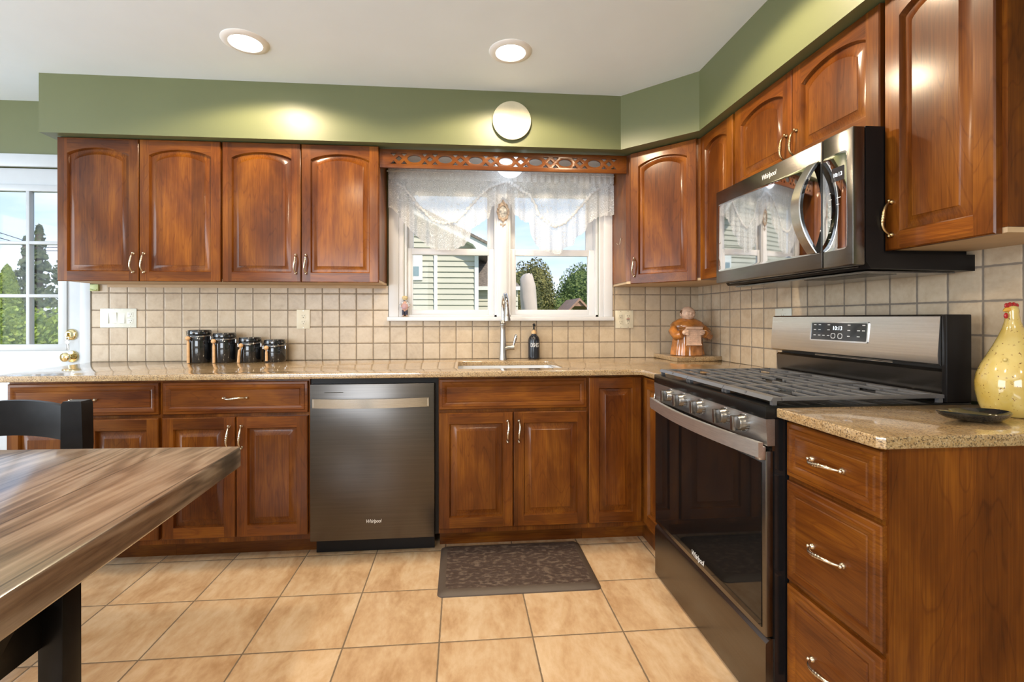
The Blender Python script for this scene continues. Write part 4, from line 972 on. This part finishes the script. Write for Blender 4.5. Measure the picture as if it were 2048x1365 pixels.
ball(b, hc + Vector((0, -.044, -.001)), .0075, (.9, 1, 1.2), 10)
tube(b, [hc + Vector((-.016, -.039, -.019)), hc + Vector((0, -.043, -.024)), hc + Vector((.016, -.039, -.019))], .003, 8)
obj('head', b, 'bisque', r, 60)
b = B(); loops = []
for k, (a0, rr) in enumerate(((-6, .0455), (10, .0470), (26, .0450), (34, .0425))):
    a0 = math.radians(a0); lp_ = []
    for i in range(30):
        a = math.radians(-12 + 204 * i / 29) ; lp_.append(b.verts.new(hc + Vector((rr * math.cos(a0) * math.cos(a), rr * math.cos(a0) * math.sin(a) * 1.0, rr * math.sin(a0)))))
    loops.append(lp_)
bridge(b, loops, 0, False); bmesh.ops.solidify(b, geom=b.faces[:], thickness=.003); obj('hair', b, 'hair_brown', r, 60)
for s in (-1, 1):
    b = B(); tube(b, [(fx + s * .075, fy - .010, FZ + .185), (fx + s * .104, fy - .030, FZ + .150), (fx + s * .098, fy - .065, FZ + .125), (fx + s * .070 - .01, fy - .092, FZ + .138)], [.026, .030, .030, .024], 16); obj('sleeve', b, 'glaze_brown', r, 60)
    b = B(); hx = fx + s * .050 - .012; hy = fy - .106; hz = FZ + .146
    ball(b, (hx + s * .008, hy, hz), .014, (1.0, .8, 1.0), 12)
    for k in range(4): tube(b, [(hx + s * .004, hy - .008, hz + .011 - k * .0075), (hx - s * .007, hy - .012, hz + .010 - k * .0072), (hx - s * .016, hy - .0100, hz + .009 - k * .0070)], [.0042, .0042, .0032], 8)
    tube(b, [(hx + s * .006, hy + .002, hz + .012), (hx - s * .004, hy + .006, hz + .020), (hx - s * .014, hy + .004, hz + .020)], [.0045, .0045, .0035], 8)
    obj('hand', b, 'bisque', r, 60)
b = B(); sy_ = fy - .108; sx_ = fx - .012
prism(b, [(-.046, .074), (.046, .074), (.044, .168), (-.044, .168)], lambda p, d: Vector((sx_ + p[0], sy_ + d + (.168 - p[1]) * .02, FZ + p[1])), -.003, .003)
tube(b, [(sx_ - .050, sy_ - .004, FZ + .172), (sx_ + .050, sy_ - .004, FZ + .172)], .0095, 12); tube(b, [(sx_ - .048, sy_ - .002, FZ + .072), (sx_ + .048, sy_ - .002, FZ + .072)], .006, 12)
for k in range(6):
    z = FZ + .152 - k * .0115
    for q in range(7):
        u = sx_ - .030 + q * .0095; box(b, u, u + .0065, sy_ - .0052, sy_ - .001, z, z + .0050)
obj('scroll', b, 'bisque', r, 40)

# ---- speckled hen
hx, hy = 1.312, -1.930
r = empty('ceramic_hen', (hx, hy, CZ1), 'tall yellow speckled ceramic hen with red comb at the right end of the counter', 'figurine')
b = B(); prof = [(.055, 0), (.062, .004), (.070, .030), (.0755, .062), (.0765, .085), (.0730, .108), (.0640, .135), (.0520, .160), (.0400, .185), (.0300, .208), (.0215, .230), (.0160, .250), (.0135, .268), (.0140, .280), (.0115, .290), (.0, .294)]
loops = []
for rr, z in prof:
    sh = -.006 * max(0, (z - .15) / .14); lp_ = [b.verts.new((hx + sh + rr * math.cos(2 * PI * i / 36), hy + rr * math.sin(2 * PI * i / 36), CZ1 + z)) for i in range(36)]; loops.append(lp_)
bridge(b, loops, 0, True, True, False); bmesh.ops.remove_doubles(b, verts=b.verts, dist=1e-5)
obj('body', b, 'glaze_yellow', r, 60)
b = B(); hp = Vector((hx - .006, hy, CZ1 + .290))
for dx, rr in ((-.016, .0065), (-.006, .0085), (.005, .0085), (.014, .006)): ball(b, hp + Vector((dx, 0, .003)), rr, (1, .45, 1.1), 12)
obj('comb', b, 'comb_red', r, 60)
b = B(); tube(b, [hp + Vector((-.008, 0, -.008)), hp + Vector((-.020, -.001, -.008)), hp + Vector((-.029, -.002, -.012))], [.0075, .0055, .001], 10); obj('beak', b, 'beak_orange', r, 60)
b = B(); ball(b, hp + Vector((-.020, -.002, -.024)), .0060, (1, .6, 1.3), 12); obj('wattle', b, 'comb_red', r, 60)
b = B(); ball(b, (hx - .0545, hy - .022, CZ1 + .150), .006, (.8, .8, 1), 12); obj('wing_nub', b, 'glaze_yellow', r, 60)

# ---- spoon rest
b = B(); cx_, cy_ = 1.140, -1.985; loops = []
ang = 0.16
def sp(u, v, z): return b.verts.new((cx_ + u * math.cos(ang) - v * math.sin(ang), cy_ + u * math.sin(ang) + v * math.cos(ang), CZ1 + z))
def oval(k, z, lip=0.0):
    out = []
    for i in range(40):
        a = 2 * PI * i / 40; u, v = .088 * k * math.cos(a), .050 * k * math.sin(a)
        if math.cos(a) < -.55: u -= .052 * ((-.55 - math.cos(a)) / .45) ** 1.4 * (.4 + .6 * k); zz = z + (.010 + lip) * ((-.55 - math.cos(a)) / .45); v *= .62
        else: zz = z
        out.append(sp(u, v, zz))
    return out
bridge(b, [oval(.60, 0.0004), oval(.72, .003), oval(.93, .013), oval(1.0, .0215), oval(.975, .0230), oval(.92, .0185), oval(.70, .0075), oval(.55, .0060)], 0, True, True, True)
obj('spoon_rest', b, 'ceramic_black', None, 60, label='black glazed ceramic spoon rest lying in front of the hen', cat='spoon rest')

# ---- little cook figurine on the window stool
kx, ky, kz = -0.520, -0.022, 1.1842
r = empty('cook_figurine', (kx, ky, kz), 'tiny cook figurine with cream hat and striped sleeves on the window sill', 'figurine')
b = skin([(kx, ky, kz + .052), (kx, ky - .003, kz + .064), (kx, ky, kz + .082), (kx, ky, kz + .094), (kx, ky - .002, kz + .103), (kx - .020, ky, kz + .080), (kx - .022, ky - .010, kz + .064), (kx + .020, ky, kz + .080), (kx + .024, ky - .006, kz + .062),
          (kx - .008, ky, kz + .040), (kx - .009, ky, kz + .012), (kx - .010, ky - .008, kz + .008), (kx + .008, ky, kz + .040), (kx + .010, ky, kz + .012), (kx + .013, ky - .008, kz + .008)],
         [(0, 1), (1, 2), (2, 3), (3, 4), (2, 5), (5, 6), (2, 7), (7, 8), (0, 9), (9, 10), (10, 11), (0, 12), (12, 13), (13, 14)],
         [.016, .019, .014, .006, .0115, .0075, .006, .0075, .006, .0085, .006, .006, .0085, .006, .006], 1)
obj('body', b, 'skin_tone', r, 60)
b = B(); lathe(b, [(.0, .046), (.015, .047), (.0205, .056), (.0215, .066), (.019, .078), (.010, .086)], (kx, ky, kz), 20, caps=False); obj('apron', b, 'cloth_pink', r, 60)
b = B()
for s in (-1, 1): tube(b, [(kx + s * .008, ky, kz + .046), (kx + s * .009, ky, kz + .028), (kx + s * .010, ky, kz + .012)], [.0105, .0095, .008], 10)
obj('trousers', b, 'cloth_navy', r, 60)
for s in (-1, 1):
    b = B(); pa, pb = Vector((kx + s * .012, ky, kz + .088)), Vector((kx + s * .026, ky - .006, kz + .066))
    tube(b, [pa, (pa + pb) / 2 + Vector((s * .004, 0, .003)), pb], [.0075, .0085, .0070], 10)
    for k in range(3): tube(b, [pa.lerp(pb, .25 + .22 * k) + Vector((s * .003, 0, .0015)), pa.lerp(pb, .34 + .22 * k) + Vector((s * .003, 0, .0015))], .0092, 10, mi=1)
    obj('sleeve', b, ['vinyl_white', 'cloth_navy'], r, 60)
b = B(); lathe(b, [(.0125, .108), (.0135, .113), (.018, .117), (.0195, .123), (.016, .130), (.008, .134), (.0, .135)], (kx, ky, kz), 18, caps=False); obj('hat', b, 'hat_cream', r, 60)
b = B(); lathe(b, [(.020, 0), (.022, .002), (.021, .005), (.0, .0055)], (kx, ky, kz), 20); obj('base', b, 'ornament_frame', r, 40)

# ---- floral wall ornament on the window mullion
ox, oy, oz = 0.108, -0.0125, 1.866
r = empty('wall_ornament', (ox, oy, oz - .07), 'small oval floral ornament with ornate frame hanging on the window mullion', 'ornament')
b = B(); o1, o2 = [], []
for i in range(48):
    a = 2 * PI * i / 48; q = 1 + .07 * math.cos(8 * a) + .10 * max(0, math.sin(a)) ** 8
    o1.append((.040 * q * math.cos(a), .062 * q * math.sin(a))); o2.append((.025 * math.cos(a), .040 * math.sin(a)))
FO = lambda u, v, w: Vector((ox + u, oy - w, oz + v))
plate2d(b, [o1, o2], FO, .012, .002)
for k in range(10):
    a = 2 * PI * k / 10 + .3; ball(b, FO(.036 * math.cos(a), .056 * math.sin(a), .012), .006, (1, .6, 1), 8)
ball(b, FO(0, .072, .008), .006, (1, .7, 1.3), 8)
obj('frame', b, 'ornament_frame', r, 40)
b = B(); plate2d(b, [[(p[0] * .99, p[1] * .99) for p in o2]], FO, .006); obj('painted_oval', b, 'ornament_floral', r, 0)
b = B(); tube(b, [FO(0, -.066, .004), FO(0, -.080, .004)], .002, 6)
for q in (-.014, 0, .014): ball(b, FO(q, -.080 - (.012 if q == 0 else 0), .005), .0045, (1, .6, 1.4), 8)
tube(b, [FO(-.014, -.080, .004), FO(0, -.086, .004), FO(.014, -.080, .004)], .002, 6)
obj('drop', b, 'ornament_frame', r, 50)

# ================================================================== LACE VALANCE
LOW = [(-0.62, 1.876), (-0.581, 1.859), (-0.545, 1.813), (-0.513, 1.768), (-0.468, 1.722), (-0.418, 1.672), (-0.344, 1.613), (-0.22, 1.61), (-0.146, 1.638), (-0.106, 1.69), (-0.099, 1.742), (-0.053, 1.775), (0.013, 1.818), (0.032, 1.889), (0.069, 1.908), (0.102, 1.955), (0.150, 1.915), (0.178, 1.845), (0.22, 1.808), (0.272, 1.79), (0.279, 1.733), (0.296, 1.677), (0.349, 1.616), (0.468, 1.589), (0.507, 1.637), (0.563, 1.652), (0.574, 1.699), (0.633, 1.734), (0.662, 1.796), (0.73, 1.84), (0.83, 1.851)]
SWG = [(-0.62, 2.04), (-0.562, 2.017), (-0.521, 2.0), (-0.476, 1.941), (-0.43, 1.882), (-0.376, 1.828), (-0.33, 1.787), (-0.266, 1.774), (-0.192, 1.789), (-0.155, 1.832), (-0.09, 1.903), (-0.053, 1.941), (0.003, 1.998), (0.05, 2.022), (0.102, 2.042), (0.153, 2.043), (0.2, 2.012), (0.276, 1.966), (0.309, 1.901), (0.333, 1.84), (0.376, 1.799), (0.438, 1.762), (0.505, 1.791), (0.572, 1.859), (0.64, 1.936), (0.679, 1.984), (0.727, 2.014), (0.83, 2.04)]
def lerp(tab, x):
    for (a, c_), (d, f) in zip(tab[:-1], tab[1:]):
        if x <= d: return c_ + (f - c_) * max(0, min(1, (x - a) / (d - a)))
    return tab[-1][1]
r = empty('lace_valance', (0.105, -0.05, 1.60), 'white lace valance with two ruffled swags across the kitchen window', 'curtain')
def lace_sheet(name, m, top, low, y0, amp, freq, NX=300, NZ=22, ph=0.0):
    b = B(); g = []
    for i in range(NX + 1):
        x = -0.617 + 1.446 * i / NX; zt, zl = top(x), low(x); col = []
        for j in range(NZ + 1):
            t = j / NZ; z = zt + (zl - zt) * t
            y = y0 + amp * (.35 + .65 * t) * (math.sin(x * freq + ph + 1.4 * math.sin(x * 9)) + .35 * math.sin(x * freq * 2.3 + 1))
            col.append(b.verts.new((x, y, z)))
        g.append(col)
    for i in range(NX):
        for j in range(NZ): b.faces.new((g[i][j], g[i + 1][j], g[i + 1][j + 1], g[i][j + 1]))
    return obj(name, b, m, r, 80, recalc=False)
scal = lambda x: .006 * abs(math.sin(x * 95))
lace_sheet('swag', 'lace_net', lambda x: 2.098, lambda x: lerp(SWG, x), -.062, .004, 60)
lace_sheet('flounce', 'lace_net', lambda x: lerp(SWG, x), lambda x: lerp(LOW, x) - scal(x), -.068, .011, 78)
lace_sheet('header', 'lace_dense', lambda x: 2.122 + .003 * math.sin(x * 180), lambda x: 2.050, -.066, .003, 150, NZ=5)
def ruffle(tab, n, name):
    b = B(); pts = []; rr = []; rs = random.Random(len(tab))
    for i in range(n + 1):
        x = tab[0][0] + (tab[-1][0] - tab[0][0]) * i / n
        pts.append((x + rs.uniform(-.002, .002), -.076 + rs.uniform(-.004, .004), lerp(tab, x) + rs.uniform(-.004, .004))); rr.append(.0095 + .004 * math.sin(i * 1.9) + rs.uniform(-.0015, .0015))
    tube(b, pts, rr, 8, flat=.7); obj(name, b, 'lace_trim', r, 80)
ruffle([p for p in SWG if -.57 < p[0] < .11], 110, 'ruffle'); ruffle([p for p in SWG if p[0] > .10 and p[0] < .83], 110, 'ruffle')
b = B(); tube(b, [(-.626, -.063, 2.100), (.832, -.063, 2.100)], .005, 10); tube(b, [(-.618, -.063, 2.100), (-.618, -.021, 2.100)], .004, 8); tube(b, [(.828, -.063, 2.100), (.828, -.021, 2.100)], .004, 8); obj('rod', b, 'vinyl_white', r, 50)

# ================================================================== FLOOR MAT
b = B(); o = rrect(-.266, .444, -1.076, -.642, .025, 6)
def lpz(k, z): return [b.verts.new((.089 + (u - .089) * (1 - k / .355), -.859 + (v + .859) * (1 - k / .217), z)) for u, v in o]
bridge(b, [lpz(0, .0005), lpz(.001, .005), lpz(.012, .013), lpz(.034, .0175)], 1, True, True, False)
b.verts.ensure_lookup_table(); f = b.faces.new(b.verts[-len(o):]); f.material_index = 0
obj('floor_mat', b, ['mat_rubber', 'mat_edge'], None, 30, label='dark brown cushioned anti-fatigue mat on the floor before the sink cabinet', cat='mat')

# ================================================================== TABLE AND CHAIR
TT = 0.760
r = empty('dining_table', (-1.72, -1.98, 0), 'rustic plank-topped dining table with black base at the left foreground', 'table')
b = B(); tp = [(-0.878, -1.472), (-2.62, -1.412), (-2.60, -2.56), (-0.838, -2.56)]
n = 4; loops = []
def tl(k, z):
    cx_ = -1.73; cy_ = -2.0; return [b.verts.new((p[0] + (cx_ - p[0]) * k, p[1] + (cy_ - p[1]) * k, z)) for p in tp]
bridge(b, [tl(.004, .692), tl(0, .697), tl(0, .752), tl(.003, .758), tl(.008, .760)], 0, True, True, True)
obj('tabletop', b, 'table_wood', r, 25)
for (x, y) in ((-.9475, -2.077), (-2.50, -2.077)):
    b = B(); box(b, x - .0225, x + .0225, y - .023, y + .023, 0, .6918, .002); obj('leg', b, 'black_paint', r, 30)
for x in (-.972, -2.52):
    b = B(); box(b, x - .010, x + .010, -2.54, -2.0542 if x < -2 else -2.058, .545, .632, .002); obj('side_rail', b, 'black_paint', r, 30)
    b = B(); prism(b, [(-2.115, .6918), (-2.245, .545), (-2.54, .545), (-2.54, .6918)], lambda p, d: Vector((x + .012 + d, p[0], p[1])), 0, .014); obj('corner_brace', b, 'black_paint', r, 30)
b = B(); box(b, -2.478, -.9705, -2.090, -2.064, .30, .36, .002); obj('stretcher', b, 'black_paint', r, 30)
b = B(); box(b, -2.55, -.93, -2.545, -2.50, .545, .632, .002)
obj('end_rail', b, 'black_paint', r, 30)
for x in (-.9475, -2.50):
    b = B(); box(b, x - .0225, x + .0225, -2.5, -2.455, 0, .545, .002); obj('leg', b, 'black_paint', r, 30)
# chair pushed in at the far side of the table
r = empty('dining_chair', (-1.79, -1.36, 0), 'black wooden chair with curved top rail behind the table', 'chair')
for s, x in ((1, -1.560), (-1, -2.020)):
    b = B(); loops = []
    for z, yy, w_, d_ in ((0, -1.236, .020, .018), (.44, -1.232, .028, .022), (.60, -1.230, .033, .024), (.72, -1.231, .037, .026), (.868, -1.236, .034, .027), (.8785, -1.236, .030, .024)):
        xx = x + s * (.010 * max(0, (z - .44) / .44) - .045 * max(0, (.44 - z) / .44))
        loops.append([b.verts.new((xx + p * w_, yy + q * d_, z)) for p, q in ((-1, -1), (1, -1), (1, 1), (-1, 1))])
    bridge(b, loops, 0, True, True, True); obj('back_post', b, 'black_paint', r, 25)
def rail(z0, z1, arch, name):
    b = B(); loops = []
    for k in range(17):
        s = -1 + 2 * k / 16; x = -1.79 + s * .203; yc = -1.228 + .030 * (1 - s * s); zt = z1 + arch * (1 - s * s); zb = z0 + arch * .8 * (1 - s * s)
        loops.append([b.verts.new((x, yc + q, z)) for q, z in ((-.010, zb), (.010, zb), (.010, zt), (-.010, zt))])
    bridge(b, loops, 0, True, True, True); obj(name, b, 'black_paint', r, 25)
rail(.732, .855, .022, 'top_rail'); rail(.585, .645, .010, 'middle_rail')
b = B(); prism(b, rrect(-2.01, -1.57, -1.62, -1.190, .03), lambda p, d: Vector((p[0], p[1], d)), .442, .464); obj('seat', b, 'black_paint', r, 30)
for x in (-1.945, -1.655):
    b = B(); box(b, x - .019, x + .019, -1.60, -1.562, 0, .4418, .003); obj('front_leg', b, 'black_paint', r, 30)
    b = B(); box(b, x - .009, x + .009, -1.561, -1.232, .390, .4418); obj('apron', b, 'black_paint', r, 0)

# ================================================================== OUTDOORS
GZ0_ = -0.35
b = B(); box(b, -40, 40, 0.17, 60, GZ0_ - .1, GZ0_); obj('lawn', b, 'lawn', None, 0, label='green lawn outside the house', cat='grass', kind='structure')
# neighbouring house
r = empty('neighbour_house', (-1.5, 9, GZ0_), 'beige clapboard house with white corner boards seen through the left window', 'house')
def clap(b, x0, x1, y, z0, z1, step=0.105, top=None, F=None):
    F = F or (lambda x, d, z: (x, y - d, z)); z = z0
    while z < z1 - .001:
        zz = min(z + step, z1); xa = x0 if top is None else max(x0, top(z)[0]); xb = x1 if top is None else min(x1, top(z)[1])
        if xb > xa:
            v = [b.verts.new(F(*p)) for p in ((xa, .030, z), (xb, .030, z), (xb, .004, zz), (xa, .004, zz), (xa, -.25, z), (xb, -.25, z), (xb, -.25, zz), (xa, -.25, zz))]
            for q in ((0, 1, 2, 3), (0, 4, 5, 1), (3, 2, 6, 7), (0, 3, 7, 4), (1, 5, 6, 2)): b.faces.new([v[i] for i in q])
        z = zz
HY = 6.0
b = B(); clap(b, -6.0, 0.10, HY, GZ0_, 2.52); clap(b, -6.0, 0.4, HY, 2.52, 5.0, top=lambda z: (-6.0 + 0 * z, min(.10, .10 - (z - 2.62) / .50)))
obj('wall', b, 'siding', r, 0)
b = B(); box(b, .095, .170, HY - .045, HY + .1, GZ0_, 2.50)
box(b, -.675, -.610, HY - .045, HY, GZ0_, 2.45)
obj('corner_board', b, 'house_trim', r, 0)
b = B(); box(b, -1.60, -.890, HY - .055, HY - .03, 1.90, 2.42)
obj('window_trim', b, 'house_trim', r, 0)
b = B(); box(b, -1.50, -.955, HY - .060, HY - .0555, 1.975, 2.155); obj('window_pane', b, 'dark_pane', r, 0)
b = B(); prism(b, [(.42, 2.50), (.42, 2.40), (.17, 2.40), (.06, 2.55), (-5.0, 5.08), (-5.0, 5.22)], lambda p, d: Vector((p[0], HY + d, p[1])), -.30, .05); obj('rake_board', b, 'house_trim', r, 0)
b = B(); prism(b, [(.46, 2.53), (.44, 2.49), (-5.0, 5.20), (-5.0, 5.30)], lambda p, d: Vector((p[0], HY + d, p[1])), -.34, 6.0); obj('roof', b, 'shingle', r, 0)
b = B(); clap(b, .171, 1.02, HY + .75, GZ0_, 1.76); obj('wing_wall', b, 'siding', r, 0)
b = B(); box(b, .171, 1.06, HY + .55, HY + .68, 1.755, 1.83); obj('gutter', b, 'house_trim', r, 0)
b = B(); v = [b.verts.new(p) for p in ((.171, HY + .60, 1.83), (1.06, HY + .60, 1.83), (.62, HY + 2.4, 2.62), (.171, HY + 2.4, 2.62), (.171, HY + .60, 1.79), (1.06, HY + .60, 1.79), (.62, HY + 2.4, 2.50), (.171, HY + 2.4, 2.50))]
for q in ((0, 1, 2, 3), (4, 7, 6, 5), (0, 4, 5, 1), (1, 5, 6, 2), (2, 6, 7, 3), (3, 7, 4, 0)): b.faces.new([v[i] for i in q])
obj('wing_roof', b, 'shingle', r, 0)
# closed patio umbrella
r = empty('patio_umbrella', (0.78, 3.05, GZ0_), 'closed cream patio umbrella leaning outside the right window', 'umbrella')
b = B(); loops = []
for (xc, z, ra, rb) in ((.770, .15, .14, .11), (.760, .70, .135, .11), (.738, 1.18, .115, .10), (.730, 1.30, .105, .095), (.712, 1.45, .105, .09), (.702, 1.60, .098, .085), (.688, 1.70, .085, .075), (.700, 1.735, .062, .055), (.725, 1.752, .035, .03)):
    loops.append([b.verts.new((xc + ra * (1 + .10 * math.sin(5 * a + z * 9)) * math.cos(a), 3.05 + rb * math.sin(a), z + .015 * math.sin(3 * a + z * 4))) for a in [2 * PI * i / 28 for i in range(28)]])
bridge(b, loops, 0, True, True, True); obj('cover', b, 'umbrella_cloth', r, 70)
b = B(); tube(b, [(.775, 3.05, GZ0_), (.772, 3.05, .16)], .022, 10); obj('pole', b, 'house_trim', r, 50)
b = B(); lathe(b, [(.25, 0), (.25, .05), (.05, .09)], (.775, 3.05, GZ0_), 24); obj('base', b, 'satin_black', r, 40)
# trees
def leaves(b, n, shape, size, rs):
    for _ in range(n):
        p, nrm = shape(rs); s = size * rs.uniform(.6, 1.3)
        a = Vector((rs.uniform(-1, 1), rs.uniform(-1, 1), rs.uniform(-1, 1))).normalized(); nn = (nrm + a * .8).normalized()
        t1 = nn.orthogonal().normalized(); t1 = (t1 * math.cos(rs.random() * 6.3) + nn.cross(t1) * math.sin(rs.random() * 6.3)); t2 = nn.cross(t1)
        q = [p + t1 * s, p + t2 * s * .55 + nn * s * .15, p - t1 * s, p - t2 * s * .55 - nn * s * .15]
        b.faces.new([b.verts.new(v) for v in q])
def blob(cs):
    def f(rs):
        c_, rad = cs[rs.randrange(len(cs))]; d = Vector((rs.gauss(0, 1), rs.gauss(0, 1), rs.gauss(0, 1))).normalized(); k = rs.uniform(.72, 1.06)
        return Vector((c_[0] + d.x * rad[0] * k, c_[1] + d.y * rad[1] * k, c_[2] + d.z * rad[2] * k)), d
    return f
def cone(x, y, z0, z1, rad, layered=False):
    def f(rs):
        t = rs.random() ** .8; a = rs.random() * 2 * PI
        if layered: t = (math.floor(t * 9) + rs.random() ** 2 * .7) / 9
        q = rad * (1 - t) ** (1.0 if layered else .62) * rs.uniform(.75, 1.05) * (1 + .12 * math.sin(a * 5 + t * 20))
        if layered: q = rad * (1 - t) * rs.random() ** .5 * (.55 + .45 * math.sin(math.floor(a * 1.1) * 3.0 + t * 9) ** 2)
        return Vector((x + q * math.cos(a), y + q * math.sin(a), z0 + (z1 - z0) * t)), Vector((math.cos(a), math.sin(a), .4)).normalized()
    return f
def tree(name, loc, fn, n, size, m, trunk, label, cat, group, core=None):
    rs = random.Random(int(loc[0] * 100) + n); t = empty(name, (loc[0], loc[1], GZ0_), label, cat, group)
    b = B(); leaves(b, n, fn, size, rs)
    if core:
        for c_, rad in core: ball(b, c_, 1.0, tuple(q * .80 for q in rad), 18)
    obj('foliage', b, m, t, 0, recalc=False)
    b = B(); tube(b, [(loc[0], loc[1], GZ0_), (loc[0], loc[1], trunk)], .10, 8); obj('trunk', b, 'bark', t, 50)
c1 = [((1.75, 12, 1.6), (1.15, 1.0, 1.35)), ((2.25, 12.2, 1.9), (.62, .9, 1.20)), ((1.5, 12, .6), (1.3, 1.0, 1.4))]
tree('leafy_tree', (1.8, 12), blob(c1), 15000, .042, 'leaf_maple', 1.2, 'broad dark olive tree behind the umbrella in the right window', 'tree', 'trees behind the house', c1)
c2 = [((4.55, 15, 2.05), (1.0, .9, 1.25)), ((3.85, 15, 1.1), (1.15, .9, 1.2)), ((5.1, 15.2, 1.5), (1.2, .9, 1.4))]
tree('leafy_tree', (4.55, 15), blob(c2), 15000, .048, 'leaf_green', 1.2, 'lighter green tree at the right edge of the right window', 'tree', 'trees behind the house', c2)
for (x, y, h, rad, lab) in ((-8.42, 6.3, 2.15, .42, 'arborvitae at the left edge of the door glass'), (-7.86, 7.1, 2.50, .36, 'arborvitae in the middle of the door glass'), (-7.10, 6.2, 2.28, .46, 'arborvitae at the right of the door glass')):
    tree('arborvitae', (x, y), cone(x, y, GZ0_ + .05, h, rad), 14000, .028, 'leaf_hedge', h - .6, 'bushy green ' + lab, 'shrub', 'arborvitae behind the back door', [((x, y, (h + GZ0_) / 2 - .15), (rad * .78, rad * .78, (h - GZ0_) * .46))])
b = B(); rs = random.Random(3)
def hedge(rs):
    return Vector((rs.uniform(-11, -6.5), 5.10 + rs.uniform(-.12, .12), GZ0_ + rs.random() * (1.62 + .1 * math.sin(rs.random() * 9)))), Vector((rs.uniform(-.4, .4), -1, .3)).normalized()
leaves(b, 16000, hedge, .030, rs); box(b, -11, -6.5, 5.15, 5.40, GZ0_, 1.20)
obj('clipped_hedge', b, 'leaf_hedge', None, 0, label='low dense green hedge across the bottom of the door glass', cat='hedge', recalc=False)
for (x, y, h, rad, lab) in ((-14.22, 14, 4.42, 1.0, 'tallest dark spruce beyond the hedge in the door glass'), (-15.45, 16.6, 4.65, .8, 'dark spruce beside the cabinet edge in the door glass'), (-17.6, 17.5, 4.60, .9, 'thin dark spruce left of the tallest one in the door glass')):
    tree('spruce_tree', (x, y), cone(x, y, .8, h, rad, True), 2600, .075, 'leaf_spruce', h - .4, lab, 'tree', 'spruces beyond the hedge')
b = B()
for z0, z1 in ((3.86, 3.55), (3.70, 3.44)): tube(b, [(-16.5, 13, z0 + .45), (-14.5, 13, z0), (-13.2, 13, z1 - .12), (-11.5, 13, z1 - .1)], .012, 6)
for x, z in ((-16.5, 4.31), (-11.5, 3.5)): box(b, x - .1, x + .1, 12.9, 13.1, GZ0_, z + .3)
obj('utility_line', b, 'utility_wire', None, 0, label='two sagging utility wires crossing the sky in the door glass', cat='wires')
# garden gazebo
r = empty('garden_gazebo', (2.85, 9.3, GZ0_), 'cedar gazebo with gabled roof at the lower right of the right window', 'gazebo')
b = B(); 
for s in (-1, 1): prism(b, [(0, 1.70), (s * .36, 1.33), (s * .36, 1.27), (0, 1.63)], lambda p, d: Vector((2.89 + p[0], 8.9 + d, p[1])), 0, 1.6)
obj('roof', b, 'cedar', r, 0)
b = B(); prism(b, [(-.16, 1.49), (.16, 1.49), (0, 1.63)], lambda p, d: Vector((2.89 + p[0], 8.95 + d, p[1])), 0, .04)
box(b, 2.56, 3.22, 8.94, 9.0, 1.27, 1.33); obj('gable', b, 'cedar', r, 0)
for x in (2.60, 3.17):
    for y in (8.96, 10.4):
        b = B(); box(b, x - .03, x + .03, y - .03, y + .03, GZ0_, 1.30); obj('post', b, 'cedar', r, 0)
